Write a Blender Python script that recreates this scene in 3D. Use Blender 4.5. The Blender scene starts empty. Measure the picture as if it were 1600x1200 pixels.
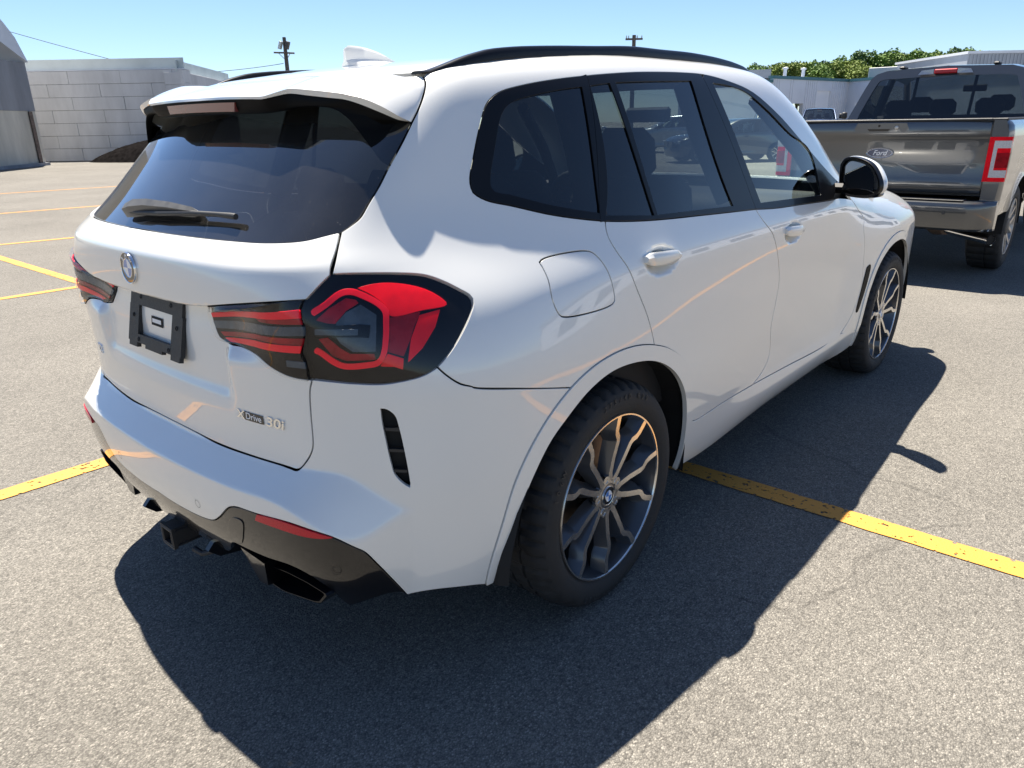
import bpy, math, random, json
import numpy as np
from mathutils import Vector, Matrix
from mathutils.geometry import delaunay_2d_cdt
# ---------------------------------------------------------------- camera, sky, sun, exposure
scene = bpy.context.scene
col = scene.collection
CAM = (-1.70672, -2.00624, 1.4438); YAW, PITCH, ROLL, FPX = 0.71606, 0.34302, 0.0174, 1142.449
def _cam():
    cy, sy, cp, sp = math.cos(YAW), math.sin(YAW), math.cos(PITCH), math.sin(PITCH)
    f = Vector((cy*cp, sy*cp, -sp)); r = Vector((sy, -cy, 0)); d = f.cross(r)
    c, s = math.cos(ROLL), math.sin(ROLL)
    r2 = c*r+s*d; d2 = -s*r+c*d
    m = Matrix((r2, -d2, -f)).transposed().to_4x4(); m.translation = Vector(CAM)
    cd = bpy.data.cameras.new('camera'); o = bpy.data.objects.new('camera', cd); col.objects.link(o)
    o.matrix_world = m; cd.sensor_width = 36; cd.lens = FPX/1600*36; cd.clip_start = .05; cd.clip_end = 3000
    scene.camera = o
_cam()
SUNV = Vector((.17, .395, 1.0)).normalized()          # towards the sun
SUN_EL = math.asin(SUNV.z); SUN_AZ = math.atan2(SUNV.x, SUNV.y)
w = bpy.data.worlds.new('World'); scene.world = w; w.use_nodes = True
nt = w.node_tree; nt.nodes.clear()
wo = nt.nodes.new('ShaderNodeOutputWorld'); bg = nt.nodes.new('ShaderNodeBackground'); sk = nt.nodes.new('ShaderNodeTexSky')
sk.sky_type = 'NISHITA'; sk.sun_disc = False; sk.sun_elevation = SUN_EL; sk.sun_rotation = SUN_AZ
sk.altitude = 100; sk.air_density = .80; sk.dust_density = .25; sk.ozone_density = 5.5
bg.inputs['Strength'].default_value = .06
nt.links.new(sk.outputs[0], bg.inputs['Color']); nt.links.new(bg.outputs[0], wo.inputs['Surface'])
sl = bpy.data.lights.new('sun', 'SUN'); sl.energy = 5.0; sl.angle = math.radians(.53); sl.color = (1.0, .93, .82)
so = bpy.data.objects.new('sun', sl); col.objects.link(so); so.rotation_euler = SUNV.to_track_quat('Z', 'Y').to_euler()
vs = scene.view_settings; vs.view_transform = 'Standard'; vs.look = 'None'; vs.gamma = 1.0; vs.use_curve_mapping = False
vs.exposure = 1.5
scene.cycles.max_bounces = 10; scene.cycles.transparent_max_bounces = 24; scene.cycles.glossy_bounces = 5
scene.cycles.caustics_reflective = False; scene.cycles.caustics_refractive = False
rng = random.Random(7)
# ---------------------------------------------------------------- materials
MATS = {}
def nodes(name):
    m = bpy.data.materials.new(name); m.use_nodes = True; MATS[name] = m
    t = m.node_tree; return m, t, t.nodes['Principled BSDF'], t.links.new
def mat(name, rgb, rough=.5, metal=0., spec=.5, coat=0., crough=.03, noise=0., nscale=60., bump=0., bscale=200., emis=None):
    m, t, b, L = nodes(name)
    b.inputs['Base Color'].default_value = (*rgb, 1); b.inputs['Roughness'].default_value = rough
    b.inputs['Metallic'].default_value = metal; b.inputs['Specular IOR Level'].default_value = spec
    b.inputs['Coat Weight'].default_value = coat; b.inputs['Coat Roughness'].default_value = crough
    if emis: b.inputs['Emission Color'].default_value = (*emis[:3], 1); b.inputs['Emission Strength'].default_value = emis[3]
    if noise or bump:
        tc = t.nodes.new('ShaderNodeTexCoord')
    if noise:
        n = t.nodes.new('ShaderNodeTexNoise'); n.inputs['Scale'].default_value = nscale; n.inputs['Detail'].default_value = 6
        L(tc.outputs['Object'], n.inputs['Vector'])
        mx = t.nodes.new('ShaderNodeMix'); mx.data_type = 'RGBA'
        mx.inputs[6].default_value = (*[c*(1-noise) for c in rgb], 1); mx.inputs[7].default_value = (*[min(1, c*(1+noise)) for c in rgb], 1)
        rp = t.nodes.new('ShaderNodeMapRange'); rp.inputs[1].default_value = .3; rp.inputs[2].default_value = .7
        L(n.outputs[0], rp.inputs[0]); L(rp.outputs[0], mx.inputs[0]); L(mx.outputs[2], b.inputs['Base Color'])
        rr = t.nodes.new('ShaderNodeMapRange'); rr.inputs[1].default_value = .3; rr.inputs[2].default_value = .7
        rr.inputs[3].default_value = max(0, rough-.06*min(1, noise*4)); rr.inputs[4].default_value = min(1, rough+.06*min(1, noise*4))
        L(n.outputs[0], rr.inputs[0]); L(rr.outputs[0], b.inputs['Roughness'])
    if bump:
        n2 = t.nodes.new('ShaderNodeTexNoise'); n2.inputs['Scale'].default_value = bscale; n2.inputs['Detail'].default_value = 4
        L(tc.outputs['Object'], n2.inputs['Vector'])
        bp = t.nodes.new('ShaderNodeBump'); bp.inputs['Strength'].default_value = bump; bp.inputs['Distance'].default_value = .01
        L(n2.outputs[0], bp.inputs['Height']); L(bp.outputs[0], b.inputs['Normal'])
    return m
def glassmat(name, tint, ior=1.52, grime=.0, rough=.0, refl=1.25):
    m = bpy.data.materials.new(name); m.use_nodes = True; MATS[name] = m; t = m.node_tree; t.nodes.clear(); L = t.links.new
    o = t.nodes.new('ShaderNodeOutputMaterial'); tr = t.nodes.new('ShaderNodeBsdfTransparent'); gl = t.nodes.new('ShaderNodeBsdfGlossy')
    tr.inputs[0].default_value = (*tint, 1); gl.inputs['Roughness'].default_value = rough; gl.inputs[0].default_value = (1, 1, 1, 1)
    fr = t.nodes.new('ShaderNodeFresnel'); fr.inputs['IOR'].default_value = ior
    ge = t.nodes.new('ShaderNodeNewGeometry'); mi = t.nodes.new('ShaderNodeMapRange'); mi.inputs[3].default_value = ior; mi.inputs[4].default_value = 1/ior     # a thin pane reflects alike from both sides
    L(ge.outputs['Backfacing'], mi.inputs[0]); L(mi.outputs[0], fr.inputs['IOR'])
    ma = t.nodes.new('ShaderNodeMath'); ma.operation = 'MULTIPLY_ADD'; ma.inputs[1].default_value = refl; ma.inputs[2].default_value = .005; ma.use_clamp = True
    L(fr.outputs[0], ma.inputs[0])
    mx = t.nodes.new('ShaderNodeMixShader'); L(ma.outputs[0], mx.inputs[0]); L(tr.outputs[0], mx.inputs[1]); L(gl.outputs[0], mx.inputs[2])
    last = mx
    if grime:
        df = t.nodes.new('ShaderNodeBsdfDiffuse'); df.inputs[0].default_value = (.42, .40, .37, 1)
        tc = t.nodes.new('ShaderNodeTexCoord'); n = t.nodes.new('ShaderNodeTexNoise'); n.inputs['Scale'].default_value = 9; n.inputs['Detail'].default_value = 8
        n2 = t.nodes.new('ShaderNodeTexVoronoi'); n2.inputs['Scale'].default_value = 70
        L(tc.outputs['Object'], n.inputs['Vector']); L(tc.outputs['Object'], n2.inputs['Vector'])
        r1 = t.nodes.new('ShaderNodeMapRange'); r1.inputs[1].default_value = .35; r1.inputs[2].default_value = .75; r1.inputs[3].default_value = grime*.6; r1.inputs[4].default_value = grime
        r2 = t.nodes.new('ShaderNodeMapRange'); r2.inputs[1].default_value = .13; r2.inputs[2].default_value = .06; r2.inputs[4].default_value = .22
        r3 = t.nodes.new('ShaderNodeMapRange'); r3.inputs[1].default_value = .55; r3.inputs[2].default_value = .75
        mu = t.nodes.new('ShaderNodeMath'); mu.operation = 'MULTIPLY'; ad = t.nodes.new('ShaderNodeMath'); ad.operation = 'ADD'
        L(n.outputs[0], r1.inputs[0]); L(n2.outputs['Distance'], r2.inputs[0]); L(n.outputs[0], r3.inputs[0])
        L(r2.outputs[0], mu.inputs[0]); L(r3.outputs[0], mu.inputs[1]); L(mu.outputs[0], ad.inputs[0]); L(r1.outputs[0], ad.inputs[1])
        m2 = t.nodes.new('ShaderNodeMixShader'); L(ad.outputs[0], m2.inputs[0]); L(mx.outputs[0], m2.inputs[1]); L(df.outputs[0], m2.inputs[2]); last = m2
    L(last.outputs[0], o.inputs['Surface']); return m
def paintmat(name, rgb, metal, rough, flake=.0):
    m, t, b, L = nodes(name)
    b.inputs['Metallic'].default_value = metal; b.inputs['Roughness'].default_value = rough
    b.inputs['Coat Weight'].default_value = 1.0; b.inputs['Coat Roughness'].default_value = .02; b.inputs['Coat IOR'].default_value = 1.6
    tc = t.nodes.new('ShaderNodeTexCoord'); n = t.nodes.new('ShaderNodeTexNoise'); n.inputs['Scale'].default_value = 2.2; n.inputs['Detail'].default_value = 7
    L(tc.outputs['Object'], n.inputs['Vector'])
    mx = t.nodes.new('ShaderNodeMix'); mx.data_type = 'RGBA'
    mx.inputs[6].default_value = (*rgb, 1); mx.inputs[7].default_value = (*[c*.94 for c in rgb], 1)
    L(n.outputs[0], mx.inputs[0]); L(mx.outputs[2], b.inputs['Base Color'])
    n3 = t.nodes.new('ShaderNodeTexNoise'); n3.inputs['Scale'].default_value = 1.3; n3.inputs['Detail'].default_value = 5      # dust film on the clearcoat
    L(tc.outputs['Object'], n3.inputs['Vector'])
    mr = t.nodes.new('ShaderNodeMapRange'); mr.inputs[1].default_value = .35; mr.inputs[2].default_value = .8; mr.inputs[3].default_value = .004; mr.inputs[4].default_value = .035
    L(n3.outputs[0], mr.inputs[0]); L(mr.outputs[0], b.inputs['Coat Roughness'])
    return m
# ---------------------------------------------------------------- mesh helpers
def tag(o, label=None, cat=None, group=None, kind=None):
    for k, v in (('label', label), ('category', cat), ('group', group), ('kind', kind)):
        if v: o[k] = v
    return o
def empty(name, loc=(0, 0, 0), rz=0., **kw):
    o = bpy.data.objects.new(name, None); col.objects.link(o); o.location = loc; o.rotation_euler = (0, 0, rz); o.empty_display_size = .1
    return tag(o, **kw)
def link(name, me, m, parent=None, **kw):
    if m is not None:
        for q in (m if isinstance(m, (list, tuple)) else [m]): me.materials.append(MATS[q] if isinstance(q, str) else q)
    o = bpy.data.objects.new(name, me); col.objects.link(o); o.parent = parent
    return tag(o, **kw)
def mk(name, V, Fs, m, parent=None, smooth=False, normals=None, auto=None, **kw):
    me = bpy.data.meshes.new(name); me.from_pydata([tuple(map(float, v)) for v in V], [], [list(map(int, f)) for f in Fs]); me.update()
    if smooth or normals is not None: me.polygons.foreach_set('use_smooth', [True]*len(me.polygons))
    if normals is not None: me.normals_split_custom_set_from_vertices([tuple(map(float, n)) for n in normals])
    o = link(name, me, m, parent, **kw)
    if auto is not None: me.polygons.foreach_set('use_smooth', [True]*len(me.polygons)); me.set_sharp_from_angle(angle=math.radians(auto))
    return o
class MB:
    """collects simple shapes for one mesh object"""
    def __init__(s): s.V = []; s.F = []
    def add(s, V, Fs):
        b = len(s.V); s.V += [tuple(v) for v in V]; s.F += [[i+b for i in f] for f in Fs]; return s
    def box(s, c, d, M=None, bev=0.):
        hx, hy, hz = d[0]/2, d[1]/2, d[2]/2
        if bev <= 0:
            V = [Vector((x, y, z)) for x in (-hx, hx) for y in (-hy, hy) for z in (-hz, hz)]
            Fs = [(0, 1, 3, 2), (4, 6, 7, 5), (0, 4, 5, 1), (2, 3, 7, 6), (0, 2, 6, 4), (1, 5, 7, 3)]
        else:
            V = []; Fs = []; idx = {}
            b = min(bev, hx*.98, hy*.98, hz*.98)
            for sx in (-1, 1):
                for sy in (-1, 1):
                    for sz in (-1, 1):
                        for k in range(3):
                            q = [sx*(hx-b), sy*(hy-b), sz*(hz-b)]; q[k] = (sx*hx, sy*hy, sz*hz)[k]
                            idx[(sx, sy, sz, k)] = len(V); V.append(Vector(q))
            I = lambda a, b_, c_, k: idx[(a, b_, c_, k)]
            for k in range(3):
                for sg in (-1, 1):
                    cs = [(-1, -1), (1, -1), (1, 1), (-1, 1)]
                    f = []
                    for u, v in cs:
                        q = [0, 0, 0]; q[k] = sg; q[(k+1) % 3] = u; q[(k+2) % 3] = v; f.append(I(*q, k))
                    Fs.append(f if sg > 0 else f[::-1])
            for k in range(3):
                a, b2 = (k+1) % 3, (k+2) % 3
                for sa in (-1, 1):
                    for sb in (-1, 1):
                        q = [0, 0, 0]; q[a] = sa; q[b2] = sb; q1 = q[:]; q1[k] = -1; q2 = q[:]; q2[k] = 1
                        f = [I(*q1, a), I(*q2, a), I(*q2, b2), I(*q1, b2)]; Fs.append(f if sa*sb < 0 else f[::-1])
            for sx in (-1, 1):
                for sy in (-1, 1):
                    for sz in (-1, 1):
                        f = [I(sx, sy, sz, 0), I(sx, sy, sz, 1), I(sx, sy, sz, 2)]; Fs.append(f if sx*sy*sz > 0 else f[::-1])
        c = Vector(c)
        V = [(M @ v if M else v)+c for v in V]
        return s.add(V, Fs)
    def tube(s, pts, r, n=10, cap=True):
        pts = [Vector(p) for p in pts]; rr = r if isinstance(r, (list, tuple)) else [r]*len(pts); V = []; Fs = []
        up = Vector((0, 0, 1))
        for i, p in enumerate(pts):
            t = (pts[min(i+1, len(pts)-1)]-pts[max(i-1, 0)]).normalized()
            a = t.cross(up if abs(t.z) < .95 else Vector((1, 0, 0))).normalized(); b = t.cross(a)
            for k in range(n):
                q = 2*math.pi*k/n; V.append(p+(a*math.cos(q)+b*math.sin(q))*rr[i])
        for i in range(len(pts)-1):
            for k in range(n): Fs.append((i*n+k, i*n+(k+1) % n, (i+1)*n+(k+1) % n, (i+1)*n+k))
        if cap: Fs.append(list(range(n))); Fs.append(list(range((len(pts)-1)*n, len(pts)*n))[::-1])
        return s.add(V, Fs)
    def lathe(s, prof, c, axis, n=32, cap=False):
        """prof: (r, h) pairs, h along axis"""
        ax = Vector(axis).normalized(); a = ax.orthogonal().normalized(); b = ax.cross(a); c = Vector(c); V = []; Fs = []
        for r, h in prof:
            for k in range(n):
                q = 2*math.pi*k/n; V.append(c+ax*h+(a*math.cos(q)+b*math.sin(q))*r)
        for i in range(len(prof)-1):
            for k in range(n): Fs.append((i*n+k, i*n+(k+1) % n, (i+1)*n+(k+1) % n, (i+1)*n+k))
        if cap: Fs.append(list(range(n))[::-1]); Fs.append(list(range((len(prof)-1)*n, len(prof)*n)))
        return s.add(V, Fs)
    def prism(s, poly, o, e1, e2, depth):
        """poly 2D in (e1,e2) at o, extruded by vector depth"""
        o, e1, e2, dp = Vector(o), Vector(e1), Vector(e2), Vector(depth); n = len(poly)
        V = [o+e1*u+e2*v for u, v in poly]; V += [q+dp for q in V]
        Fs = [list(range(n)), list(range(n, 2*n))[::-1]]+[(i, i+n, (i+1) % n+n, (i+1) % n) for i in range(n)]
        return s.add(V, Fs)
    def build(s, name, m, parent=None, smooth=False, auto=None, fix=True, **kw):
        import bmesh
        o = mk(name, s.V, s.F, m, parent, smooth=smooth, **kw)
        if fix:
            bm = bmesh.new(); bm.from_mesh(o.data); bmesh.ops.recalc_face_normals(bm, faces=bm.faces[:]); bm.to_mesh(o.data); bm.free()
        if auto is not None: o.data.polygons.foreach_set('use_smooth', [True]*len(o.data.polygons)); o.data.set_sharp_from_angle(angle=math.radians(auto))
        return o
def text_mesh(txt, size, extr=.0, shear=0., bold=0., align='CENTER', base='CENTER'):
    cu = bpy.data.curves.new('t', 'FONT'); cu.body = txt; cu.size = size; cu.extrude = extr; cu.shear = shear; cu.offset = bold; cu.align_x = align; cu.align_y = base
    o = bpy.data.objects.new('t', cu); col.objects.link(o); dg = bpy.context.evaluated_depsgraph_get(); dg.update()
    me = bpy.data.meshes.new_from_object(o.evaluated_get(dg)); bpy.data.objects.remove(o); return me
def copy_tree(o, parent=None):
    c = o.copy(); col.objects.link(c); c.parent = parent
    for ch in list(o.children): copy_tree(ch, c)
    return c
# ---------------------------------------------------------------- the palette
paintmat('white_paint', (.77, .765, .73), .08, .34)
paintmat('grey_paint', (.075, .079, .084), .6, .30)
paintmat('silver_paint', (.42, .43, .44), .7, .3)
paintmat('dark_blue_paint', (.03, .05, .10), .5, .3)
paintmat('black_paint', (.012, .012, .014), .2, .3)
paintmat('red_paint', (.35, .02, .02), .2, .3)
mat('gloss_black', (.004, .004, .005), .3, spec=.12, coat=1., crough=.012)
mat('spoiler_black', (.004, .004, .004), .55, spec=.08)
mat('lamp_black', (.003, .003, .004), .35, spec=.05)
mat('black_trim', (.006, .006, .007), .3, spec=.15, coat=.18, crough=.05)
mat('black_plastic', (.018, .018, .019), .55, noise=.25, nscale=120, bump=.15, bscale=900)
mat('dark_plastic', (.035, .035, .036), .5, noise=.2, nscale=120)
mat('wiper_grey', (.075, .075, .074), .5, noise=.2, nscale=40)
mat('under_black', (.006, .006, .006), .8)
mat('interior_black', (.016, .016, .018), .75, noise=.3, nscale=80)
mat('interior_grey', (.14, .135, .13), .85, noise=.15)
mat('sidewall_letter', (.030, .030, .030), .6)
mat('rubber', (.016, .016, .0165), .75, noise=.35, nscale=25, bump=.25, bscale=400)
mat('machined', (.70, .68, .65), .22, metal=1., noise=.06, nscale=40)
mat('rim_dark', (.085, .088, .095), .32, metal=.6, coat=.4)
mat('chrome', (.80, .80, .80), .08, metal=1.)
mat('steel', (.42, .40, .38), .38, metal=1., noise=.3, nscale=30)
mat('rust_steel', (.16, .12, .10), .6, metal=.6, noise=.4, nscale=12)
mat('brake', (.30, .22, .16), .45, metal=.9, noise=.4, nscale=18)
mat('caliper', (.25, .26, .30), .35, metal=.4)
mat('lamp_red', (.80, .006, .016), .35, spec=.06, coat=.0, crough=.01, noise=.10, nscale=25)
mat('lamp_red_bright', (1.0, .012, .030), .35, spec=.06, coat=.0, crough=.01)
mat('lamp_red_deep', (.30, .003, .010), .3, spec=.1, coat=.0, crough=.01, noise=.3, nscale=18)
mat('lamp_smoke', (.022, .004, .005), .10, coat=1., crough=.01)
mat('lamp_grey', (.050, .068, .086), .25, spec=.15, coat=.0, crough=.01, noise=.25, nscale=30)
mat('lamp_clear', (.45, .45, .47), .10, coat=1., crough=.01, noise=.15, nscale=120)
mat('brake_lens', (.20, .045, .035), .25, coat=1., crough=.05)
mat('reflector_red', (.55, .010, .022), .3, spec=.15, coat=.5, crough=.03, noise=.15, nscale=300)
mat('logo_blue', (.045, .17, .50), .3, coat=1.)
mat('ford_blue', (.006, .022, .085), .25, coat=1.)
mat('logo_white', (.80, .80, .80), .3, coat=1.)
mat('mirror_glass', (.60, .66, .66), .01, metal=1.)
mat('clear_white', (.75, .76, .77), .3)
glassmat('privacy_glass', (.125, .145, .16), grime=.006, refl=1.15)
glassmat('rear_window_glass', (.11, .12, .13), grime=.035, refl=2.0)
glassmat('clear_glass', (.84, .92, .87), grime=.0, refl=1.0)
glassmat('windshield_glass', (.86, .94, .90), grime=.0)
glassmat('truck_glass', (.10, .12, .135), grime=.004, refl=1.0)
glassmat('lens_glass', (.98, .98, .98), refl=.7)
# ---------------------------------------------------------------- the setting
def asphalt():
    m, t, b, L = nodes('asphalt'); N = t.nodes.new
    tc = N('ShaderNodeTexCoord')
    v1 = N('ShaderNodeTexVoronoi'); v1.inputs['Scale'].default_value = 185; v1.inputs['Randomness'].default_value = 1
    v2 = N('ShaderNodeTexVoronoi'); v2.inputs['Scale'].default_value = 75
    n1 = N('ShaderNodeTexNoise'); n1.inputs['Scale'].default_value = .55; n1.inputs['Detail'].default_value = 8; n1.inputs['Roughness'].default_value = .6
    n2 = N('ShaderNodeTexNoise'); n2.inputs['Scale'].default_value = 60; n2.inputs['Detail'].default_value = 6
    mp = N('ShaderNodeMapping'); mp.inputs['Scale'].default_value = (1, 1.35, 1); mp.inputs['Rotation'].default_value = (0, 0, .5)
    L(tc.outputs['Object'], mp.inputs['Vector'])
    for q in (v1, v2, n2): L(mp.outputs[0], q.inputs['Vector'])
    L(tc.outputs['Object'], n1.inputs['Vector'])
    sx = N('ShaderNodeSeparateColor'); L(v1.outputs['Color'], sx.inputs[0])
    r1 = N('ShaderNodeValToRGB'); e = r1.color_ramp.elements                       # stone by stone: dark binder, grey, buff, pale chips
    e[0].position = .0; e[0].color = (.112, .104, .092, 1); e[1].position = 1.; e[1].color = (.31, .287, .25, 1)
    for p, c in ((.18, (.142, .132, .116)), (.42, (.169, .158, .139)), (.66, (.190, .177, .156)), (.90, (.220, .204, .178))):
        q = e.new(p); q.color = (*c, 1)
    L(sx.outputs[0], r1.inputs[0])
    s2 = N('ShaderNodeSeparateColor'); L(v2.outputs['Color'], s2.inputs[0])
    m1 = N('ShaderNodeMix'); m1.data_type = 'RGBA'; m1.blend_type = 'MULTIPLY'; m1.inputs[0].default_value = .40
    mr = N('ShaderNodeMapRange'); mr.inputs[3].default_value = .60; mr.inputs[4].default_value = 1.35; L(s2.outputs[1], mr.inputs[0])
    L(r1.outputs[0], m1.inputs[6]); L(mr.outputs[0], m1.inputs[7])
    m2 = N('ShaderNodeMix'); m2.data_type = 'RGBA'; m2.blend_type = 'MULTIPLY'; m2.inputs[0].default_value = 1
    rb = N('ShaderNodeMapRange'); rb.inputs[1].default_value = .3; rb.inputs[2].default_value = .7; rb.inputs[3].default_value = .86; rb.inputs[4].default_value = 1.16; L(n1.outputs[0], rb.inputs[0])
    L(m1.outputs[2], m2.inputs[6]); L(rb.outputs[0], m2.inputs[7])
    # tar-dark gaps between stones
    gp = N('ShaderNodeMapRange'); gp.inputs[1].default_value = .30; gp.inputs[2].default_value = .75; gp.inputs[3].default_value = 1.0; gp.inputs[4].default_value = .62; L(v1.outputs['Distance'], gp.inputs[0])
    m3 = N('ShaderNodeMix'); m3.data_type = 'RGBA'; m3.blend_type = 'MULTIPLY'; m3.inputs[0].default_value = 1; L(m2.outputs[2], m3.inputs[6]); L(gp.outputs[0], m3.inputs[7])
    # old oil spots and tyre-darkened lanes
    n4 = N('ShaderNodeTexNoise'); n4.inputs['Scale'].default_value = 1.7; n4.inputs['Detail'].default_value = 3; L(tc.outputs['Object'], n4.inputs['Vector'])
    oi = N('ShaderNodeMapRange'); oi.inputs[1].default_value = .70; oi.inputs[2].default_value = .80; oi.inputs[3].default_value = 1; oi.inputs[4].default_value = .72; L(n4.outputs[0], oi.inputs[0])
    m4 = N('ShaderNodeMix'); m4.data_type = 'RGBA'; m4.blend_type = 'MULTIPLY'; m4.inputs[0].default_value = 1; L(m3.outputs[2], m4.inputs[6]); L(oi.outputs[0], m4.inputs[7])
    # hairline cracks, only here and there
    vc = N('ShaderNodeTexVoronoi'); vc.feature = 'DISTANCE_TO_EDGE'; vc.inputs['Scale'].default_value = .33
    nw = N('ShaderNodeTexNoise'); nw.inputs['Scale'].default_value = 1.1; nw.inputs['Detail'].default_value = 6; L(tc.outputs['Object'], nw.inputs['Vector'])
    vm = N('ShaderNodeVectorMath'); vm.operation = 'MULTIPLY_ADD'; vm.inputs[1].default_value = (.8, .8, 0); L(nw.outputs['Color'], vm.inputs[0]); L(tc.outputs['Object'], vm.inputs[2]); L(vm.outputs[0], vc.inputs['Vector'])
    c1 = N('ShaderNodeMapRange'); c1.inputs[1].default_value = .0; c1.inputs[2].default_value = .0035; c1.inputs[3].default_value = .72; c1.inputs[4].default_value = 1; L(vc.outputs['Distance'], c1.inputs[0])
    c2 = N('ShaderNodeMapRange'); c2.inputs[1].default_value = .47; c2.inputs[2].default_value = .55; L(n4.outputs[0], c2.inputs[0])
    cm = N('ShaderNodeMix'); cm.data_type = 'FLOAT'; cm.inputs[2].default_value = 1.; L(c2.outputs[0], cm.inputs[0]); L(c1.outputs[0], cm.inputs[3])
    m5 = N('ShaderNodeMix'); m5.data_type = 'RGBA'; m5.blend_type = 'MULTIPLY'; m5.inputs[0].default_value = 1; L(m4.outputs[2], m5.inputs[6]); L(cm.outputs[0], m5.inputs[7])
    L(m5.outputs[2], b.inputs['Base Color'])
    b.inputs['Roughness'].default_value = .88; b.inputs['Specular IOR Level'].default_value = .3
    bp = N('ShaderNodeBump'); bp.inputs['Strength'].default_value = .55; bp.inputs['Distance'].default_value = .004
    inv = N('ShaderNodeMath'); inv.operation = 'SUBTRACT'; inv.inputs[0].default_value = 1; L(v1.outputs['Distance'], inv.inputs[1])
    ad = N('ShaderNodeMath'); ad.operation = 'ADD'; L(inv.outputs[0], ad.inputs[0]); L(sx.outputs[1], ad.inputs[1]); L(ad.outputs[0], bp.inputs['Height']); L(bp.outputs[0], b.inputs['Normal'])
    return m
asphalt()
def line_paint():
    m, t, b, L = nodes('yellow_line_paint'); N = t.nodes.new
    o = [n for n in t.nodes if n.type == 'OUTPUT_MATERIAL'][0]
    tc = N('ShaderNodeTexCoord'); n1 = N('ShaderNodeTexNoise'); n1.inputs['Scale'].default_value = 46; n1.inputs['Detail'].default_value = 5
    n2 = N('ShaderNodeTexNoise'); n2.inputs['Scale'].default_value = 3; n2.inputs['Detail'].default_value = 4
    v = N('ShaderNodeTexVoronoi'); v.inputs['Scale'].default_value = 115
    for q in (n1, n2, v): L(tc.outputs['Object'], q.inputs['Vector'])
    mx = N('ShaderNodeMix'); mx.data_type = 'RGBA'; mx.inputs[6].default_value = (.58, .262, .035, 1); mx.inputs[7].default_value = (.52, .235, .040, 1); L(n2.outputs[0], mx.inputs[0]); L(mx.outputs[2], b.inputs['Base Color'])
    b.inputs['Roughness'].default_value = .75
    ad = N('ShaderNodeMath'); ad.operation = 'MULTIPLY_ADD'; ad.inputs[1].default_value = .35; L(n2.outputs[0], ad.inputs[0]); L(n1.outputs[0], ad.inputs[2])
    mr = N('ShaderNodeMapRange'); mr.inputs[1].default_value = .785; mr.inputs[2].default_value = .815; L(ad.outputs[0], mr.inputs[0])
    tr = N('ShaderNodeBsdfTransparent'); ms = N('ShaderNodeMixShader'); L(mr.outputs[0], ms.inputs[0]); L(b.outputs[0], ms.inputs[1]); L(tr.outputs[0], ms.inputs[2]); L(ms.outputs[0], o.inputs['Surface'])
    bp = N('ShaderNodeBump'); bp.inputs['Strength'].default_value = .4; bp.inputs['Distance'].default_value = .003; L(v.outputs['Distance'], bp.inputs['Height']); L(bp.outputs[0], b.inputs['Normal'])
line_paint()
def concrete(name, rgb, stain=.35, streak=True, sc=1.2):
    m, t, b, L = nodes(name); N = t.nodes.new; tc = N('ShaderNodeTexCoord')
    n1 = N('ShaderNodeTexNoise'); n1.inputs['Scale'].default_value = sc; n1.inputs['Detail'].default_value = 9; n1.inputs['Roughness'].default_value = .65
    mp = N('ShaderNodeMapping'); mp.inputs['Scale'].default_value = (1, 1, .25 if streak else 1); L(tc.outputs['Object'], mp.inputs['Vector']); L(mp.outputs[0], n1.inputs['Vector'])
    r = N('ShaderNodeValToRGB'); e = r.color_ramp.elements; e[0].position = .3; e[0].color = (*[c*(1-stain) for c in rgb], 1); e[1].position = .68; e[1].color = (*[min(1, c*1.08) for c in rgb], 1)
    L(n1.outputs[0], r.inputs[0]); L(r.outputs[0], b.inputs['Base Color']); b.inputs['Roughness'].default_value = .9
    n2 = N('ShaderNodeTexNoise'); n2.inputs['Scale'].default_value = 25; n2.inputs['Detail'].default_value = 5; L(tc.outputs['Object'], n2.inputs['Vector'])
    bp = N('ShaderNodeBump'); bp.inputs['Strength'].default_value = .3; bp.inputs['Distance'].default_value = .02; L(n2.outputs[0], bp.inputs['Height']); L(bp.outputs[0], b.inputs['Normal'])
    return m
concrete('block_concrete', (.56, .56, .56), .22, sc=.9); concrete('stained_concrete', (.62, .575, .48), .35, sc=.8); concrete('dark_concrete', (.30, .305, .32), .35, sc=.8)
mat('membrane', (.60, .62, .66), .5, noise=.05, nscale=2); mat('sheet_metal', (.50, .55, .54), .45, metal=.2, noise=.12, nscale=.8)
mat('white_cladding', (.70, .72, .76), .6, noise=.06, nscale=.7); mat('grey_cladding', (.32, .34, .37), .5, noise=.08, nscale=.7); mat('teal_trim', (.07, .18, .20), .5)
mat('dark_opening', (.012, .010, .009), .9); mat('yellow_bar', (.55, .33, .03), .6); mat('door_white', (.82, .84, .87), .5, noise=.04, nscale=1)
mat('soil', (.010, .009, .009), 1., spec=0., noise=.5, nscale=6, bump=1., bscale=12); mat('pole_wood', (.10, .085, .07), .9, noise=.3, nscale=6); mat('pole_steel', (.20, .20, .20), .6, noise=.2)
mat('wire', (.03, .03, .03), .7); mat('bark', (.09, .07, .05), .95, noise=.3)
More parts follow.
